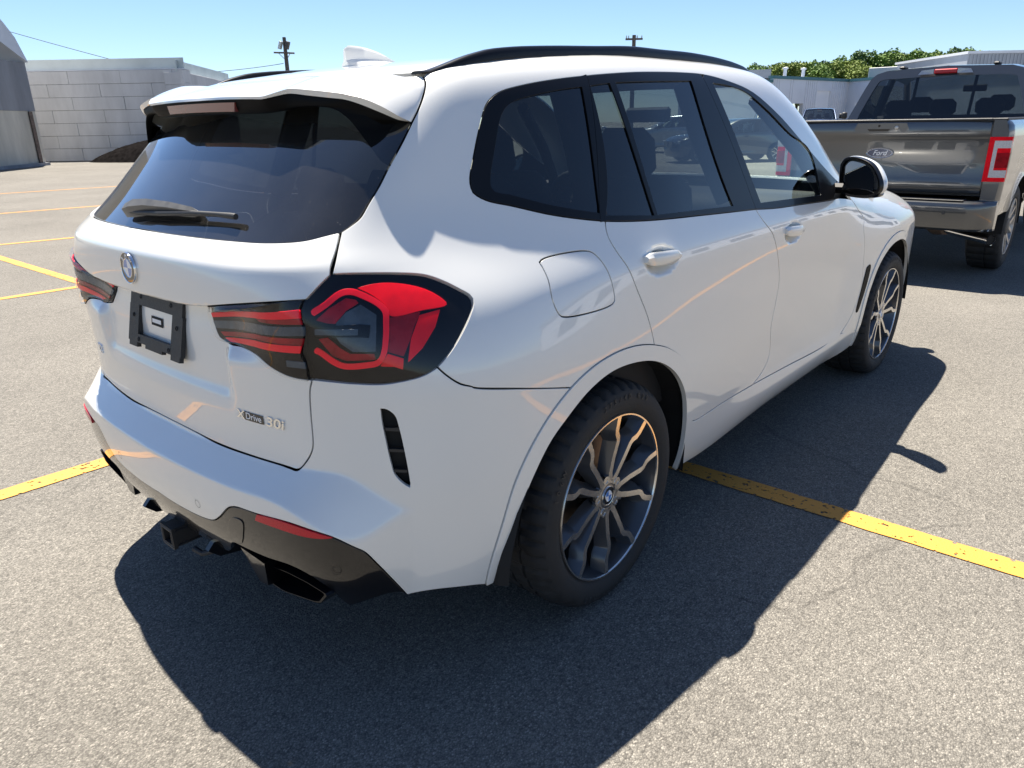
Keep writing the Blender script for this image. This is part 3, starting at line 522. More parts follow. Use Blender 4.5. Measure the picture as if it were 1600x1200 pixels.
# feature lines of the right-hand side, on that surface, in metres (x forward from the rear axle, y left, z up)
CV={"hatch_up":[[-.377,-.578,1.554],[-.386,-.594,1.541],[-.396,-.604,1.529],[-.413,-.613,1.508],[-.438,-.622,1.479],[-.466,-.627,1.449],[-.507,-.633,1.403],[-.554,-.637,1.353],[-.592,-.641,1.31],[-.626,-.642,1.276],[-.655,-.644,1.247],[-.676,-.64,1.234],[-.702,-.632,1.22]],"hatch_mid":[[-.702,-.632,1.22],[-.726,-.646,1.187],[-.761,-.664,1.137]],"hatch_low":[[-.826,-.643,.905],[-.829,-.633,.879],[-.829,-.628,.849],[-.829,-.624,.804],[-.829,-.622,.764],[-.829,-.619,.738],[-.831,-.613,.72],[-.836,-.592,.689],[-.844,-.567,.665],[-.849,-.537,.663],[-.853,-.51,.663],[-.867,-.416,.661],[-.881,-.25,.658],[-.885,-.121,.662],[-.886,-.012,.663],[-.886,.048,.663]],"glass_low":[[-.702,-.632,1.22],[-.725,-.615,1.215],[-.764,-.577,1.204],[-.805,-.496,1.198],[-.833,-.389,1.197],[-.857,-.204,1.197],[-.863,-.089,1.197],[-.864,-.024,1.197]],"lamp_out":[[-.762,-.664,1.137],[-.737,-.683,1.137],[-.689,-.714,1.134],[-.637,-.742,1.129],[-.582,-.769,1.119],[-.549,-.792,1.103],[-.519,-.817,1.081],[-.501,-.833,1.065],[-.501,-.842,1.052],[-.524,-.851,1.024],[-.558,-.856,.99],[-.594,-.856,.957],[-.632,-.848,.927],[-.664,-.834,.912],[-.711,-.803,.903],[-.739,-.777,.9],[-.777,-.732,.902],[-.81,-.679,.905],[-.827,-.641,.906]],"lamp_seam":[[-.827,-.641,.906],[-.83,-.639,.949],[-.833,-.632,.973],[-.83,-.638,.994],[-.826,-.643,1.022],[-.827,-.636,1.041],[-.826,-.631,1.06],[-.815,-.637,1.086],[-.792,-.651,1.111],[-.762,-.664,1.137]],"lamp_in":[[-.815,-.637,1.086],[-.869,-.528,1.074],[-.896,-.363,1.048],[-.853,-.266,1.01],[-.854,-.282,.999],[-.857,-.297,.98],[-.861,-.313,.958],[-.86,-.357,.95],[-.861,-.447,.951],[-.863,-.486,.946],[-.86,-.537,.923],[-.85,-.575,.91],[-.841,-.603,.906],[-.827,-.641,.906]],"bump_seam":[[-.631,-.849,.924],[-.613,-.862,.902],[-.587,-.876,.879],[-.558,-.888,.866],[-.558,-.888,.865],[-.418,-.919,.829],[-.239,-.935,.784]],"arch_o":[[-.504,-.888,.351],[-.482,-.905,.486],[-.445,-.916,.589],[-.395,-.924,.663],[-.326,-.931,.73],[-.239,-.935,.784],[-.148,-.938,.816],[-.046,-.939,.83],[.066,-.94,.823],[.173,-.939,.803],[.258,-.939,.772],[.333,-.938,.721],[.378,-.937,.658],[.403,-.935,.576],[.412,-.93,.494],[.411,-.923,.393],[.372,-.916,.345]],"arch_i":[[-.468,-.894,.343],[-.459,-.901,.387],[-.432,-.912,.474],[-.394,-.922,.571],[-.327,-.931,.655],[-.264,-.936,.704],[-.174,-.94,.754],[-.074,-.942,.781],[.036,-.942,.782],[.158,-.941,.759],[.244,-.941,.724],[.306,-.94,.669],[.343,-.938,.594],[.364,-.932,.491],[.363,-.923,.39],[.349,-.918,.354]],"doorR_rear":[[.031,-.85,1.182],[.021,-.866,1.143],[.035,-.891,1.097],[.058,-.909,1.058],[.09,-.924,.99],[.143,-.934,.896],[.17,-.939,.804]],"door_bot":[[.418,-.927,.44],[.524,-.924,.441],[.776,-.918,.436],[1.033,-.912,.426],[1.441,-.91,.407],[1.845,-.913,.39],[2.119,-.914,.393],[2.37,-.919,.376]],"seamB":[[.949,-.893,1.131],[.991,-.913,1.083],[1.064,-.926,1.023],[1.137,-.926,.921],[1.183,-.921,.817],[1.167,-.914,.644],[1.196,-.908,.526],[1.168,-.908,.477],[1.033,-.912,.426]],"seamF":[[2.09,-.887,1.069],[2.163,-.903,1.016],[2.238,-.914,.966],[2.224,-.923,.919],[2.245,-.93,.861],[2.266,-.932,.778],[2.295,-.931,.608],[2.264,-.926,.523],[2.223,-.92,.462],[2.118,-.914,.399]],"dlo_top":[[-.371,-.723,1.295],[-.367,-.716,1.317],[-.34,-.705,1.367],[-.3,-.69,1.433],[-.263,-.678,1.484],[-.242,-.676,1.501],[-.205,-.676,1.518],[-.12,-.685,1.536],[-.011,-.696,1.551],[.108,-.706,1.563],[.231,-.712,1.573],[.428,-.714,1.585],[.664,-.71,1.592],[.834,-.71,1.591],[1.004,-.721,1.574],[1.182,-.738,1.54],[1.383,-.771,1.455],[1.565,-.801,1.357],[1.788,-.826,1.246],[1.965,-.844,1.165]],"dlo_bot":[[-.371,-.723,1.295],[-.369,-.728,1.284],[-.342,-.743,1.265],[-.272,-.769,1.246],[-.162,-.806,1.216],[-.05,-.834,1.194],[.031,-.85,1.182],[.144,-.866,1.171],[.262,-.876,1.163],[.554,-.886,1.149],[.949,-.893,1.131],[1.144,-.899,1.118],[1.374,-.901,1.11],[1.649,-.897,1.099],[1.81,-.892,1.093]],"qglass":[[-.313,-.741,1.286],[-.312,-.733,1.309],[-.271,-.714,1.387],[-.225,-.696,1.461],[-.188,-.693,1.489],[-.091,-.702,1.512],[.09,-.719,1.534],[.046,-.796,1.326],[.017,-.839,1.204],[-.151,-.797,1.239],[-.262,-.76,1.271]],"ql":[[.128,-.722,1.538],[.218,-.726,1.547],[.256,-.871,1.176],[.038,-.845,1.196],[.092,-.809,1.304]],"rglass":[[.248,-.727,1.549],[.712,-.725,1.566],[.721,-.812,1.354],[.775,-.883,1.158],[.275,-.872,1.176]],"fglass":[[.868,-.727,1.563],[1.049,-.733,1.551],[1.145,-.743,1.53],[1.281,-.767,1.47],[1.449,-.796,1.385],[1.648,-.811,1.316],[1.683,-.83,1.256],[1.65,-.885,1.125],[1.004,-.887,1.149]],"bsplit":[[.806,-.711,1.59],[.828,-.746,1.522],[.872,-.799,1.39],[.949,-.893,1.131]],"fuel":[[-.261,-.848,1.109],[-.244,-.847,1.116],[-.094,-.867,1.118],[-.062,-.876,1.108],[-.035,-.898,1.068],[-.021,-.918,1.001],[-.022,-.923,.975],[-.044,-.923,.966],[-.229,-.913,.97],[-.254,-.908,.979],[-.267,-.896,1.018],[-.259,-.874,1.069]],"vent":[[-.743,-.776,.84],[-.735,-.784,.838],[-.724,-.796,.823],[-.719,-.801,.795],[-.714,-.81,.728],[-.71,-.816,.656],[-.71,-.816,.646],[-.719,-.808,.654],[-.732,-.795,.678],[-.736,-.789,.707],[-.74,-.782,.762],[-.743,-.777,.809]],"diff_top":[[-.957,-.027,.461],[-.955,-.117,.456],[-.951,-.254,.464],[-.949,-.302,.475],[-.949,-.337,.497],[-.945,-.392,.543],[-.939,-.44,.555],[-.93,-.501,.557],[-.905,-.622,.561],[-.864,-.711,.541],[-.826,-.754,.508],[-.814,-.761,.497],[-.789,-.772,.456],[-.758,-.781,.403],[-.72,-.788,.337]],"diff_low":[[-.918,-.263,.357],[-.921,-.088,.35],[-.891,.156,.292]],"corner_low":[[-.719,-.787,.332],[-.779,-.745,.328],[-.819,-.682,.309],[-.836,-.672,.334]],"reflector":[[-.93,-.502,.556],[-.905,-.621,.559],[-.864,-.711,.541],[-.878,-.691,.538],[-.895,-.653,.536],[-.916,-.58,.538],[-.932,-.494,.539]],"fvent":[[2.462,-.937,.715],[2.374,-.935,.719],[2.311,-.933,.639],[2.297,-.927,.517],[2.355,-.932,.587],[2.433,-.936,.665]],"railline":[[-.363,-.563,1.564],[-.2,-.588,1.595],[0,-.6,1.615],[.5,-.61,1.641],[1.0,-.61,1.644],[1.4,-.606,1.62],[1.6,-.615,1.562],[1.75,-.632,1.493],[1.9,-.66,1.405],[2.05,-.7,1.292],[2.2,-.745,1.175],[2.33,-.785,1.118]],"hoodline":[[2.33,-.785,1.118],[2.6,-.8,1.065],[2.9,-.79,1.046],[3.2,-.745,1.026],[3.4,-.69,.982],[3.52,-.63,.931]]}
EV={"l_dome":[[-.727,-.709,1.108],[-.681,-.732,1.114],[-.63,-.762,1.106],[-.592,-.788,1.09],[-.568,-.812,1.068],[-.565,-.821,1.057],[-.624,-.802,1.052],[-.692,-.771,1.048],[-.691,-.762,1.064],[-.705,-.737,1.089]],"l_deep":[[-.695,-.772,1.043],[-.63,-.802,1.049],[-.654,-.805,1.021],[-.673,-.808,.991],[-.692,-.806,.959],[-.717,-.785,.971],[-.706,-.781,1.007]],"l_low":[[-.719,-.785,.966],[-.694,-.807,.953],[-.699,-.808,.93],[-.712,-.797,.937],[-.735,-.776,.94]],"l_side":[[-.634,-.804,1.042],[-.585,-.819,1.048],[-.611,-.828,1.014],[-.651,-.826,.973],[-.686,-.814,.945],[-.668,-.809,.995]],"l_wedge":[[-.813,-.659,1.043],[-.79,-.679,1.068],[-.756,-.7,1.089],[-.741,-.715,1.085],[-.739,-.72,1.079],[-.765,-.707,1.064],[-.789,-.694,1.036],[-.799,-.68,1.037]],"l_wedge2":[[-.816,-.665,1.0],[-.804,-.682,1.004],[-.791,-.705,.981],[-.779,-.724,.968],[-.742,-.764,.967],[-.742,-.767,.955],[-.785,-.718,.953],[-.802,-.691,.963]],"l_grey":[[-.736,-.725,1.075],[-.717,-.753,1.052],[-.739,-.766,.973],[-.774,-.729,.973],[-.789,-.707,.992],[-.792,-.699,1.004],[-.787,-.696,1.037],[-.766,-.708,1.06]],"l_arm":[[-.822,-.648,1.029],[-.751,-.735,1.033],[-.735,-.75,1.03],[-.744,-.753,1.004],[-.754,-.742,1.006],[-.823,-.65,1.008]],"l_arm2":[[-.817,-.659,1.023],[-.757,-.734,1.023],[-.76,-.735,1.011],[-.818,-.659,1.011]],"l_ring":[[-.812,-.656,1.053],[-.792,-.675,1.07],[-.761,-.693,1.093],[-.745,-.705,1.095],[-.729,-.723,1.086],[-.71,-.747,1.069],[-.704,-.759,1.055],[-.71,-.767,1.033],[-.721,-.774,.997],[-.73,-.775,.968],[-.739,-.769,.954],[-.756,-.754,.95],[-.787,-.715,.948],[-.798,-.699,.956],[-.813,-.672,.977],[-.818,-.662,.982],[-.822,-.656,.971],[-.817,-.665,.967],[-.802,-.693,.945],[-.789,-.713,.936],[-.756,-.755,.938],[-.736,-.774,.944],[-.723,-.782,.964],[-.712,-.781,.995],[-.701,-.774,1.032],[-.693,-.764,1.059],[-.701,-.747,1.077],[-.721,-.722,1.096],[-.74,-.702,1.106],[-.761,-.686,1.103],[-.794,-.668,1.079],[-.814,-.65,1.062]],"i_red1":[[-.852,-.287,1.012],[-.858,-.503,1.048],[-.825,-.63,1.065],[-.827,-.634,1.048],[-.858,-.501,1.035],[-.853,-.293,1.003]],"i_red1b":[[-.858,-.5,1.033],[-.828,-.633,1.045],[-.828,-.636,1.034],[-.859,-.516,1.028]],"i_grey":[[-.855,-.293,.993],[-.859,-.498,1.02],[-.825,-.642,1.029],[-.828,-.642,1.01],[-.86,-.494,.999],[-.857,-.306,.978]],"i_red2b":[[-.858,-.325,.971],[-.86,-.493,.994],[-.83,-.639,1.002],[-.832,-.634,.987],[-.86,-.491,.983],[-.858,-.34,.964]],"i_red2":[[-.858,-.351,.961],[-.86,-.49,.98],[-.833,-.634,.986],[-.835,-.628,.97],[-.86,-.486,.965],[-.859,-.377,.954]],"i_rev":[[-.848,-.588,.947],[-.832,-.635,.947],[-.831,-.635,.933],[-.848,-.587,.933]],"diff_bot":[[-.819,-.682,.309],[-.836,-.672,.334],[-.853,-.668,.364],[-.883,-.633,.407],[-.902,-.579,.425],[-.918,-.487,.421],[-.932,-.38,.422],[-.918,-.263,.357],[-.921,-.088,.35],[-.895,.138,.298]],"tow":[[-.944,-.395,.514],[-.941,-.422,.52],[-.939,-.438,.515],[-.934,-.407,.441],[-.933,-.397,.434],[-.936,-.354,.429],[-.938,-.357,.439],[-.944,-.371,.485],[-.945,-.382,.504]],"wiper":[[-.82,.122,1.236],[-.812,-.018,1.247],[-.806,-.201,1.245],[-.796,-.362,1.234],[-.846,.029,1.214]],"badge":[[-.877,-.378,.775],[-.863,-.478,.777],[-.845,-.567,.775]],"handle":[[.14,-.915,1.054],[.26,-.911,1.079],[.367,-.922,1.051],[.235,-.926,1.008],[.25,-.919,1.052],[1.164,-.926,1.023],[1.275,-.921,1.054],[1.402,-.925,.998],[1.291,-.926,.961],[1.277,-.926,1.01]],"sens":[[-.956,-.241,.506],[-.86,-.705,.446]],"mir_out":[[1.93,-.867,1.237],[1.93,-.88,1.264],[1.93,-.904,1.273],[1.93,-.943,1.27],[1.93,-.999,1.245],[1.93,-1.034,1.197],[1.93,-1.049,1.159],[1.93,-1.048,1.13],[1.93,-1.028,1.107],[1.93,-.967,1.097],[1.93,-.907,1.104],[1.93,-.885,1.118],[1.93,-.873,1.153]],"mir_gl":[[1.93,-.89,1.232],[1.93,-.907,1.252],[1.93,-.941,1.251],[1.93,-.986,1.232],[1.93,-1.013,1.197],[1.93,-1.023,1.158],[1.93,-1.02,1.129],[1.93,-.989,1.112],[1.93,-.93,1.114],[1.93,-.904,1.124],[1.93,-.894,1.163]],"exh":[[-.86,-.365,.319],[-.86,-.396,.289],[-.86,-.469,.289],[-.86,-.64,.329],[-.86,-.679,.373],[-.86,-.594,.372],[-.86,-.502,.363],[-.86,-.422,.349]],"fin_o":[[-.9,-.205,.411],[-.9,-.246,.337],[-.9,-.327,.287],[-.9,-.413,.326],[-.9,-.437,.376],[-.9,-.313,.384],[-.9,-.223,.377]],"hitch":[[-.955,-.004,.358],[-.955,.019,.275],[-.955,-.056,.283],[-.955,-.063,.346]]}
# ---------------------------------------------------------------- trimmed panels cut from that surface
def cr(ctrl, step):
    """smooth curve through the control points, resampled"""
    P = np.array(ctrl, float)
    if len(P) == 2:
        n = max(1, int(round(np.linalg.norm(P[1]-P[0])/step))); t = np.linspace(0, 1, n+1)[:, None]; return P[0]*(1-t)+P[1]*t
    t = np.r_[0, np.cumsum(np.linalg.norm(np.diff(P, axis=0), axis=1)**.5)]
    m = np.zeros_like(P)
    for i in range(1, len(P)-1):
        a, b = t[i]-t[i-1], t[i+1]-t[i]
        m[i] = ((P[i]-P[i-1])/a*b+(P[i+1]-P[i])/b*a)/(a+b)
    m[0] = 2*(P[1]-P[0])/(t[1]-t[0])-m[1]; m[-1] = 2*(P[-1]-P[-2])/(t[-1]-t[-2])-m[-2]
    out = []
    for i in range(len(P)-1):
        h = t[i+1]-t[i]; s = np.linspace(0, 1, 25)[:-1, None]
        out.append((1+2*s)*(1-s)**2*P[i]+s*(1-s)**2*h*m[i]+s*s*(3-2*s)*P[i+1]+s*s*(s-1)*h*m[i+1])
    Q = np.vstack(out+[P[-1:]]); L = np.r_[0, np.cumsum(np.linalg.norm(np.diff(Q, axis=0), axis=1))]
    n = max(2, int(round(L[-1]/step))); T = np.linspace(0, L[-1], n+1)
    return np.stack([np.interp(T, L, Q[:, k]) for k in range(Q.shape[1])], 1)
def c3(name, i0=0, i1=None, rev=False):
    q = CV[name][i0:i1]; return q[::-1] if rev else q
def gradF(P, Fn=None, e=6e-4):
    Fn = Fn or F; g = np.stack([Fn(P+e*np.eye(3)[i])-Fn(P-e*np.eye(3)[i]) for i in range(3)], -1)
    return g/(np.linalg.norm(g, axis=-1, keepdims=True)+1e-12)
def hit(P, d, Fn=None, span=.16, n=25):
    """move points along d onto the surface (first entry from outside)"""
    Fn = Fn or F; P = np.asarray(P, float); d = np.asarray(d, float); d = d/np.linalg.norm(d)
    T = np.linspace(-span, span, n); N = len(P); lo = np.full(N, np.nan); flo = np.zeros(N); hi = np.zeros(N); fhi = np.zeros(N)
    fp = Fn(P+d*T[0])
    for k in range(1, n):
        f = Fn(P+d*T[k]); s = np.isnan(lo) & (fp > 0) & (f <= 0)
        lo[s] = T[k-1]; flo[s] = fp[s]; hi[s] = T[k]; fhi[s] = f[s]; fp = f
    bad = np.isnan(lo); lo[bad] = 0; hi[bad] = 0
    for _ in range(7):
        with np.errstate(all='ignore'):
            t = np.where(bad, 0, lo+(hi-lo)*flo/(flo-fhi+1e-30))
        f = Fn(P+d*t[:, None]); s = f > 0
        lo = np.where(s, t, lo); fhi = np.where(s, fhi*.6, fhi); flo = np.where(s, f, flo*.6); hi = np.where(s, hi, t); fhi = np.where(s, fhi, f)
    return P+d*t[:, None], bad
def inpoly(Q, poly):
    x, y = Q[:, 0], Q[:, 1]; r = np.zeros(len(Q), bool); a = poly; b = np.roll(poly, -1, 0)
    for (x0, y0), (x1, y1) in zip(a, b):
        if y0 == y1: continue
        c = ((y0 > y) != (y1 > y)); r ^= c & (x < (x1-x0)*(y-y0)/(y1-y0)+x0)
    return r
def area2(q): return .5*np.sum(q[:, 0]*np.roll(q[:, 1], -1)-np.roll(q[:, 0], -1)*q[:, 1])
def inset2(q, g, fix=None):
    """move a CCW loop inwards by g"""
    e = np.roll(q, -1, 0)-q; e /= np.linalg.norm(e, axis=1, keepdims=True)+1e-12
    nrm = np.stack([-e[:, 1], e[:, 0]], 1); npv = np.roll(nrm, 1, 0)
    if fix is not None:
        z = fix & np.roll(fix, -1); nrm = np.where(z[:, None], 0, nrm); npv = np.roll(nrm, 1, 0)
    m = nrm+npv; dn = np.maximum(1+np.sum(nrm*npv, 1), .5)[:, None]
    both0 = (np.abs(nrm).sum(1) == 0) | (np.abs(npv).sum(1) == 0)
    return q+g*np.where(both0[:, None], m, m/dn)
def panel(name, segs, d, h, m, parent, off=0., gap=.0030, holes=(), flange=.012, sym=False, both=True, Fn=None, closed_ctrl=False, lab=None, thick=None, hgap=None):
    """cut the surface along the closed line 'segs' (lists of 3D control points); returns the objects built"""
    Fn = Fn or F; d = np.array(d, float); d /= np.linalg.norm(d)
    up = np.array([0, 0, 1.]) if abs(d[2]) < .9 else np.array([1., 0, 0])
    e2 = up-d*(up@d); e2 /= np.linalg.norm(e2); e1 = np.cross(e2, -d)
    def loop(sg, closed=False):
        pts = []
        for s in sg: pts.append(cr(s, h)[:-1])
        return np.vstack(pts)
    B = loop(segs)
    cen = np.zeros(len(B), bool)
    if sym:
        last = np.array(segs[-1][-1], float)
        B = np.vstack([B, last[None]]); cen = np.abs(B[:, 1]) < 1e-5
        c1 = cr([B[-1], B[0]], h)[1:-1]
        if len(c1):
            c1[:, 1] = 0; B = np.vstack([B, c1]); cen = np.r_[cen, np.ones(len(c1), bool)]
    depth0 = B@d
    q = np.stack([B@e1, B@e2], 1)
    if area2(q) < 0: q = q[::-1]; depth0 = depth0[::-1]; cen = cen[::-1]
    q = inset2(q, gap, cen if sym else None)
    loops = [q]; dl = [depth0]; cens = [cen]
    for H in holes:
        b = loop(H); hq = np.stack([b@e1, b@e2], 1); hd = b@d
        if area2(hq) < 0: hq = hq[::-1]; hd = hd[::-1]
        hq = inset2(hq, -(gap if hgap is None else hgap)); loops.append(hq[::-1]); dl.append(hd[::-1]); cens.append(np.zeros(len(hq), bool))
    lo, hi = q.min(0), q.max(0)
    gx, gy = np.meshgrid(np.arange(lo[0], hi[0], h), np.arange(lo[1], hi[1], h)); g = np.stack([gx.ravel(), gy.ravel()], 1)
    k = inpoly(g, q)
    for hq in loops[1:]: k &= ~inpoly(g, hq)
    g = g[k]; bq = np.vstack(loops); bd = np.concatenate(dl)
    keep = np.ones(len(g), bool); gd = np.zeros(len(g))
    for i in range(0, len(g), 4000):
        dd = ((g[i:i+4000, None, :]-bq[None])**2).sum(-1); keep[i:i+4000] = dd.min(1) > (.55*h)**2
        wgt = 1/(dd+1e-5)**1.5; gd[i:i+4000] = (wgt*bd).sum(1)/wgt.sum(1)
    g = g[keep]; gd = gd[keep]
    uv = np.vstack([bq, g]); dep = np.r_[bd, gd]
    edges = []; b0 = 0
    for L_ in loops:
        n = len(L_); edges += [(b0+i, b0+(i+1) % n) for i in range(n)]; b0 += n
    ov, oe, of, *_ = delaunay_2d_cdt([Vector(v) for v in uv], edges, [], 0, 1e-7)
    ov = np.array([tuple(v) for v in ov]); of = np.array([f for f in of if len(f) == 3])
    ce = ov[of].mean(1); k = inpoly(ce, q)
    for hq in loops[1:]: k &= ~inpoly(ce, hq)
    of = of[k]
    tri = ov[of]; ar = (tri[:, 1, 0]-tri[:, 0, 0])*(tri[:, 2, 1]-tri[:, 0, 1])-(tri[:, 1, 1]-tri[:, 0, 1])*(tri[:, 2, 0]-tri[:, 0, 0])
    of[ar < 0] = of[ar < 0][:, ::-1]; of = of[np.abs(ar) > 1e-10]
    if len(ov) != len(uv):                                   # a merged vertex: find depths again
        idx = np.array([((uv-v)**2).sum(1).argmin() for v in ov]); dep = dep[idx]
    P0 = ov[:, :1]*e1+ov[:, 1:]*e2+dep[:, None]*d
    P, bad = hit(P0, d, Fn)
    if bad.any(): P[bad] = P0[bad]
    N = gradF(P, Fn); P = P+N*off
    if sym:
        c = np.abs(ov@np.array([e1[1], e2[1]])+dep*d[1]) < 1e-4
        ci = [((ov-qq)**2).sum(1).argmin() for qq in q[cen]]; cm = np.zeros(len(P), bool); cm[ci] = True
        P[cm, 1] = 0; N[cm, 1] = 0; N[cm] /= np.linalg.norm(N[cm], axis=1, keepdims=True)
    V = [P]; NN = [N]; FF = [of.tolist()]; nb = len(P)
    for L_, D_, Cn in zip(loops, dl, cens):
        Pb, bb = hit(L_[:, :1]*e1+L_[:, 1:]*e2+D_[:, None]*d, d, Fn); Nb = gradF(Pb, Fn); Pb = Pb+Nb*off
        if sym: Pb[Cn, 1] = 0; Nb[Cn, 1] = 0
        T = np.roll(Pb, -1, 0)-np.roll(Pb, 1, 0); T /= np.linalg.norm(T, axis=1, keepdims=True)+1e-12
        O = np.cross(T, Nb); O /= np.linalg.norm(O, axis=1, keepdims=True)+1e-12
        if sym: O[Cn, 1] = 0
        r = min(.0013, gap*.8) if gap > 0 else .0008
        rings = [(Pb, Nb), (Pb+O*r*.7-Nb*r*.3, Nb*.7+O*.7), (Pb+O*r-Nb*r, O), (Pb+O*r-Nb*(flange if thick is None else thick), O)]
        n = len(Pb); base = nb
        for a, b in rings:
            V.append(a); NN.append(b/(np.linalg.norm(b, axis=1, keepdims=True)+1e-12)); nb += n
        for ri in range(3):
            for i in range(n):
                j = (i+1) % n
                if sym and Cn[i] and Cn[j]: continue
                FF.append([[base+ri*n+i, base+(ri+1)*n+i, base+(ri+1)*n+j, base+ri*n+j]])
    V = np.vstack(V); NN = np.vstack(NN); Fc = [f for L_ in FF for f in L_]
    if sym:
        n = len(V); V2 = V*[1, -1, 1]; N2 = NN*[1, -1, 1]
        V = np.vstack([V, V2]); NN = np.vstack([NN, N2]); Fc = Fc+[[i+n for i in f][::-1] for f in Fc]
        return [mk(name, V, Fc, m, parent, normals=NN)]
    o = [mk(name, V, Fc, m, parent[0] if isinstance(parent, (list, tuple)) else parent, normals=NN)]
    if both:
        o.append(mk(name, V*[1, -1, 1], [f[::-1] for f in Fc], m, parent[1] if isinstance(parent, (list, tuple)) else parent, normals=NN*[1, -1, 1]))
    return o
def on(P, d=(0, 1, 0), off=0., Fn=None):
    """a point on the surface and its normal"""
    q, b = hit(np.array([P], float), d, Fn, span=.4, n=81); n = gradF(q, Fn)[0]; return Vector(q[0]+n*off), Vector(n)
def mirror_obj(o, parent=None):
    """the same piece on the other side of the car"""
    me = o.data.copy(); import bmesh
    bm = bmesh.new(); bm.from_mesh(me)
    for v in bm.verts: v.co.y = -v.co.y
    bmesh.ops.reverse_faces(bm, faces=bm.faces[:]); bm.to_mesh(me); bm.free()
    c = bpy.data.objects.new(o.name.split('.')[0], me); col.objects.link(c); c.parent = parent or o.parent
    return c
# ---------------------------------------------------------------- the white SUV
SUV = empty('parked_car', label='white SUV with black roof rails and red taillights standing across the yellow lines', cat='car')
SIDE = (0, 1, 0); B45 = (.72, .69, 0)
ARCH_O = [(-.525, .30), (-.519, .366), (-.483, .487), (-.445, .589), (-.395, .663), (-.326, .730), (-.239, .784), (-.148, .816), (-.046, .830), (.067, .826), (.181, .802), (.286, .762), (.382, .700), (.442, .625), (.478, .540), (.493, .45), (.496, .36), (.490, .27)]
ARCH_I = [(-.485, .30), (-.478, .353), (-.468, .395), (-.434, .490), (-.394, .571), (-.330, .655), (-.264, .704), (-.174, .754), (-.074, .781), (.037, .781), (.165, .757), (.270, .711), (.352, .648), (.412, .565), (.440, .470), (.448, .36), (.443, .27)]
def side_pt(x, z): p, n = on((x, -.92, z)); return tuple(p)
def xz(L, dx=0.): return [side_pt(x+dx, z) for x, z in L]
AO = xz(ARCH_O); AI = xz(ARCH_I)
FX = 2.864
FAO = [side_pt(x, z) for x, z in [(2.375, .27), (2.368, .36), (2.372, .45), (2.388, .54), (2.425, .63), (2.485, .705), (2.58, .770), (2.70, .815), (2.83, .832), (2.96, .825), (3.08, .795), (3.19, .735), (3.27, .655), (3.325, .56), (3.35, .46), (3.36, .36)]]
FAI = [side_pt(x, z) for x, z in [(2.42, .27), (2.416, .36), (2.420, .45), (2.436, .54), (2.468, .61), (2.525, .68), (2.61, .735), (2.72, .773), (2.84, .786), (2.96, .778), (3.065, .748), (3.16, .69), (3.23, .615), (3.28, .53), (3.305, .45), (3.312, .36)]]
HND = ((.238, 1.048), (1.272, 1.010))            # door-handle cups
def FD(P):
    f = F(P)
    for hx, hz in HND:
        r2 = ((P[..., 0]-hx)/.098)**2+((P[..., 2]-hz-.1*(P[..., 0]-hx)*0)/.046)**2
        f = f+.030*np.clip(1-r2, 0, 1)**1.6
    return f
fuel = c3('fuel'); FUEL = [fuel+[fuel[0]]]
# --- tailgate
hl = c3('hatch_low'); hl = hl[:-2]+[[-.886, 0., .663]]
gl = c3('glass_low')[:-1]+[[-.8625, 0., 1.197]]
lamp_in = c3('lamp_in'); 
li = [lamp_in[0], lamp_in[1], [-.897, -.40, 1.055], [-.893, -.335, 1.043]]
lin2 = [[-.875, -.285, 1.030], [-.856, -.280, 1.005], [-.858, -.296, .978], [-.862, -.315, .957]]
lin3 = [[-.862, -.315, .957], [-.862, -.357, .949], [-.862, -.42, .951], [-.863, -.486, .944], [-.860, -.537, .923], [-.850, -.576, .910], [-.842, -.604, .906], lamp_in[-1]]
seam_up = c3('lamp_seam', 7)            # from lamp_in[0] up to the seam top
hatch = panel('tailgate', [gl[::-1][:], c3('hatch_mid'), c3('lamp_seam', 7, None, True), li+lin2[:1], lin2, lin3, hl], (1, 0, 0), .0075, 'white_paint', SUV, sym=True)[0]
lamp_i_segs = [li+lin2[:1], lin2, lin3, c3('lamp_seam', 0, 8)]
# --- rear window
hu = c3('hatch_up')
gtop = [[-.437, -.60, 1.462], [-.475, -.55, 1.492], [-.505, -.45, 1.508], [-.530, -.3, 1.517], [-.545, 0, 1.520]]
panel('rear_window', [gtop[::-1][:-1]+[hu[5]], hu[5:], gl], (1, 0, -.55), .02, 'rear_window_glass', SUV, off=-.006, gap=.003, sym=True, flange=.004)
# --- body side: quarter panel, roof side and A-pillar
rl = CV['railline']; dt = c3('dlo_top'); db = c3('dlo_bot')
apil = [dt[-1], side_pt(1.95, 1.12), side_pt(2.02, 1.085)]
panel('body_side', [hu, c3('hatch_mid'), c3('lamp_out', 0, 13), [c3('lamp_out')[12]]+c3('bump_seam')[1:-1]+[AO[6]], AO[6:11], [AO[10]]+c3('doorR_rear', 0, -1, True), db[:7][::-1], dt, [dt[-1], on((2.05, -.86, 1.13))[0][:]], [on((2.05, -.86, 1.13))[0][:], on((2.20, -.80, 1.13), (0, 1, -.6))[0][:], rl[-1]], rl[::-1]], (.15, 1, -.42), .012, 'white_paint', SUV, holes=[FUEL])
panel('fuel_flap', FUEL, SIDE, .012, 'white_paint', SUV)
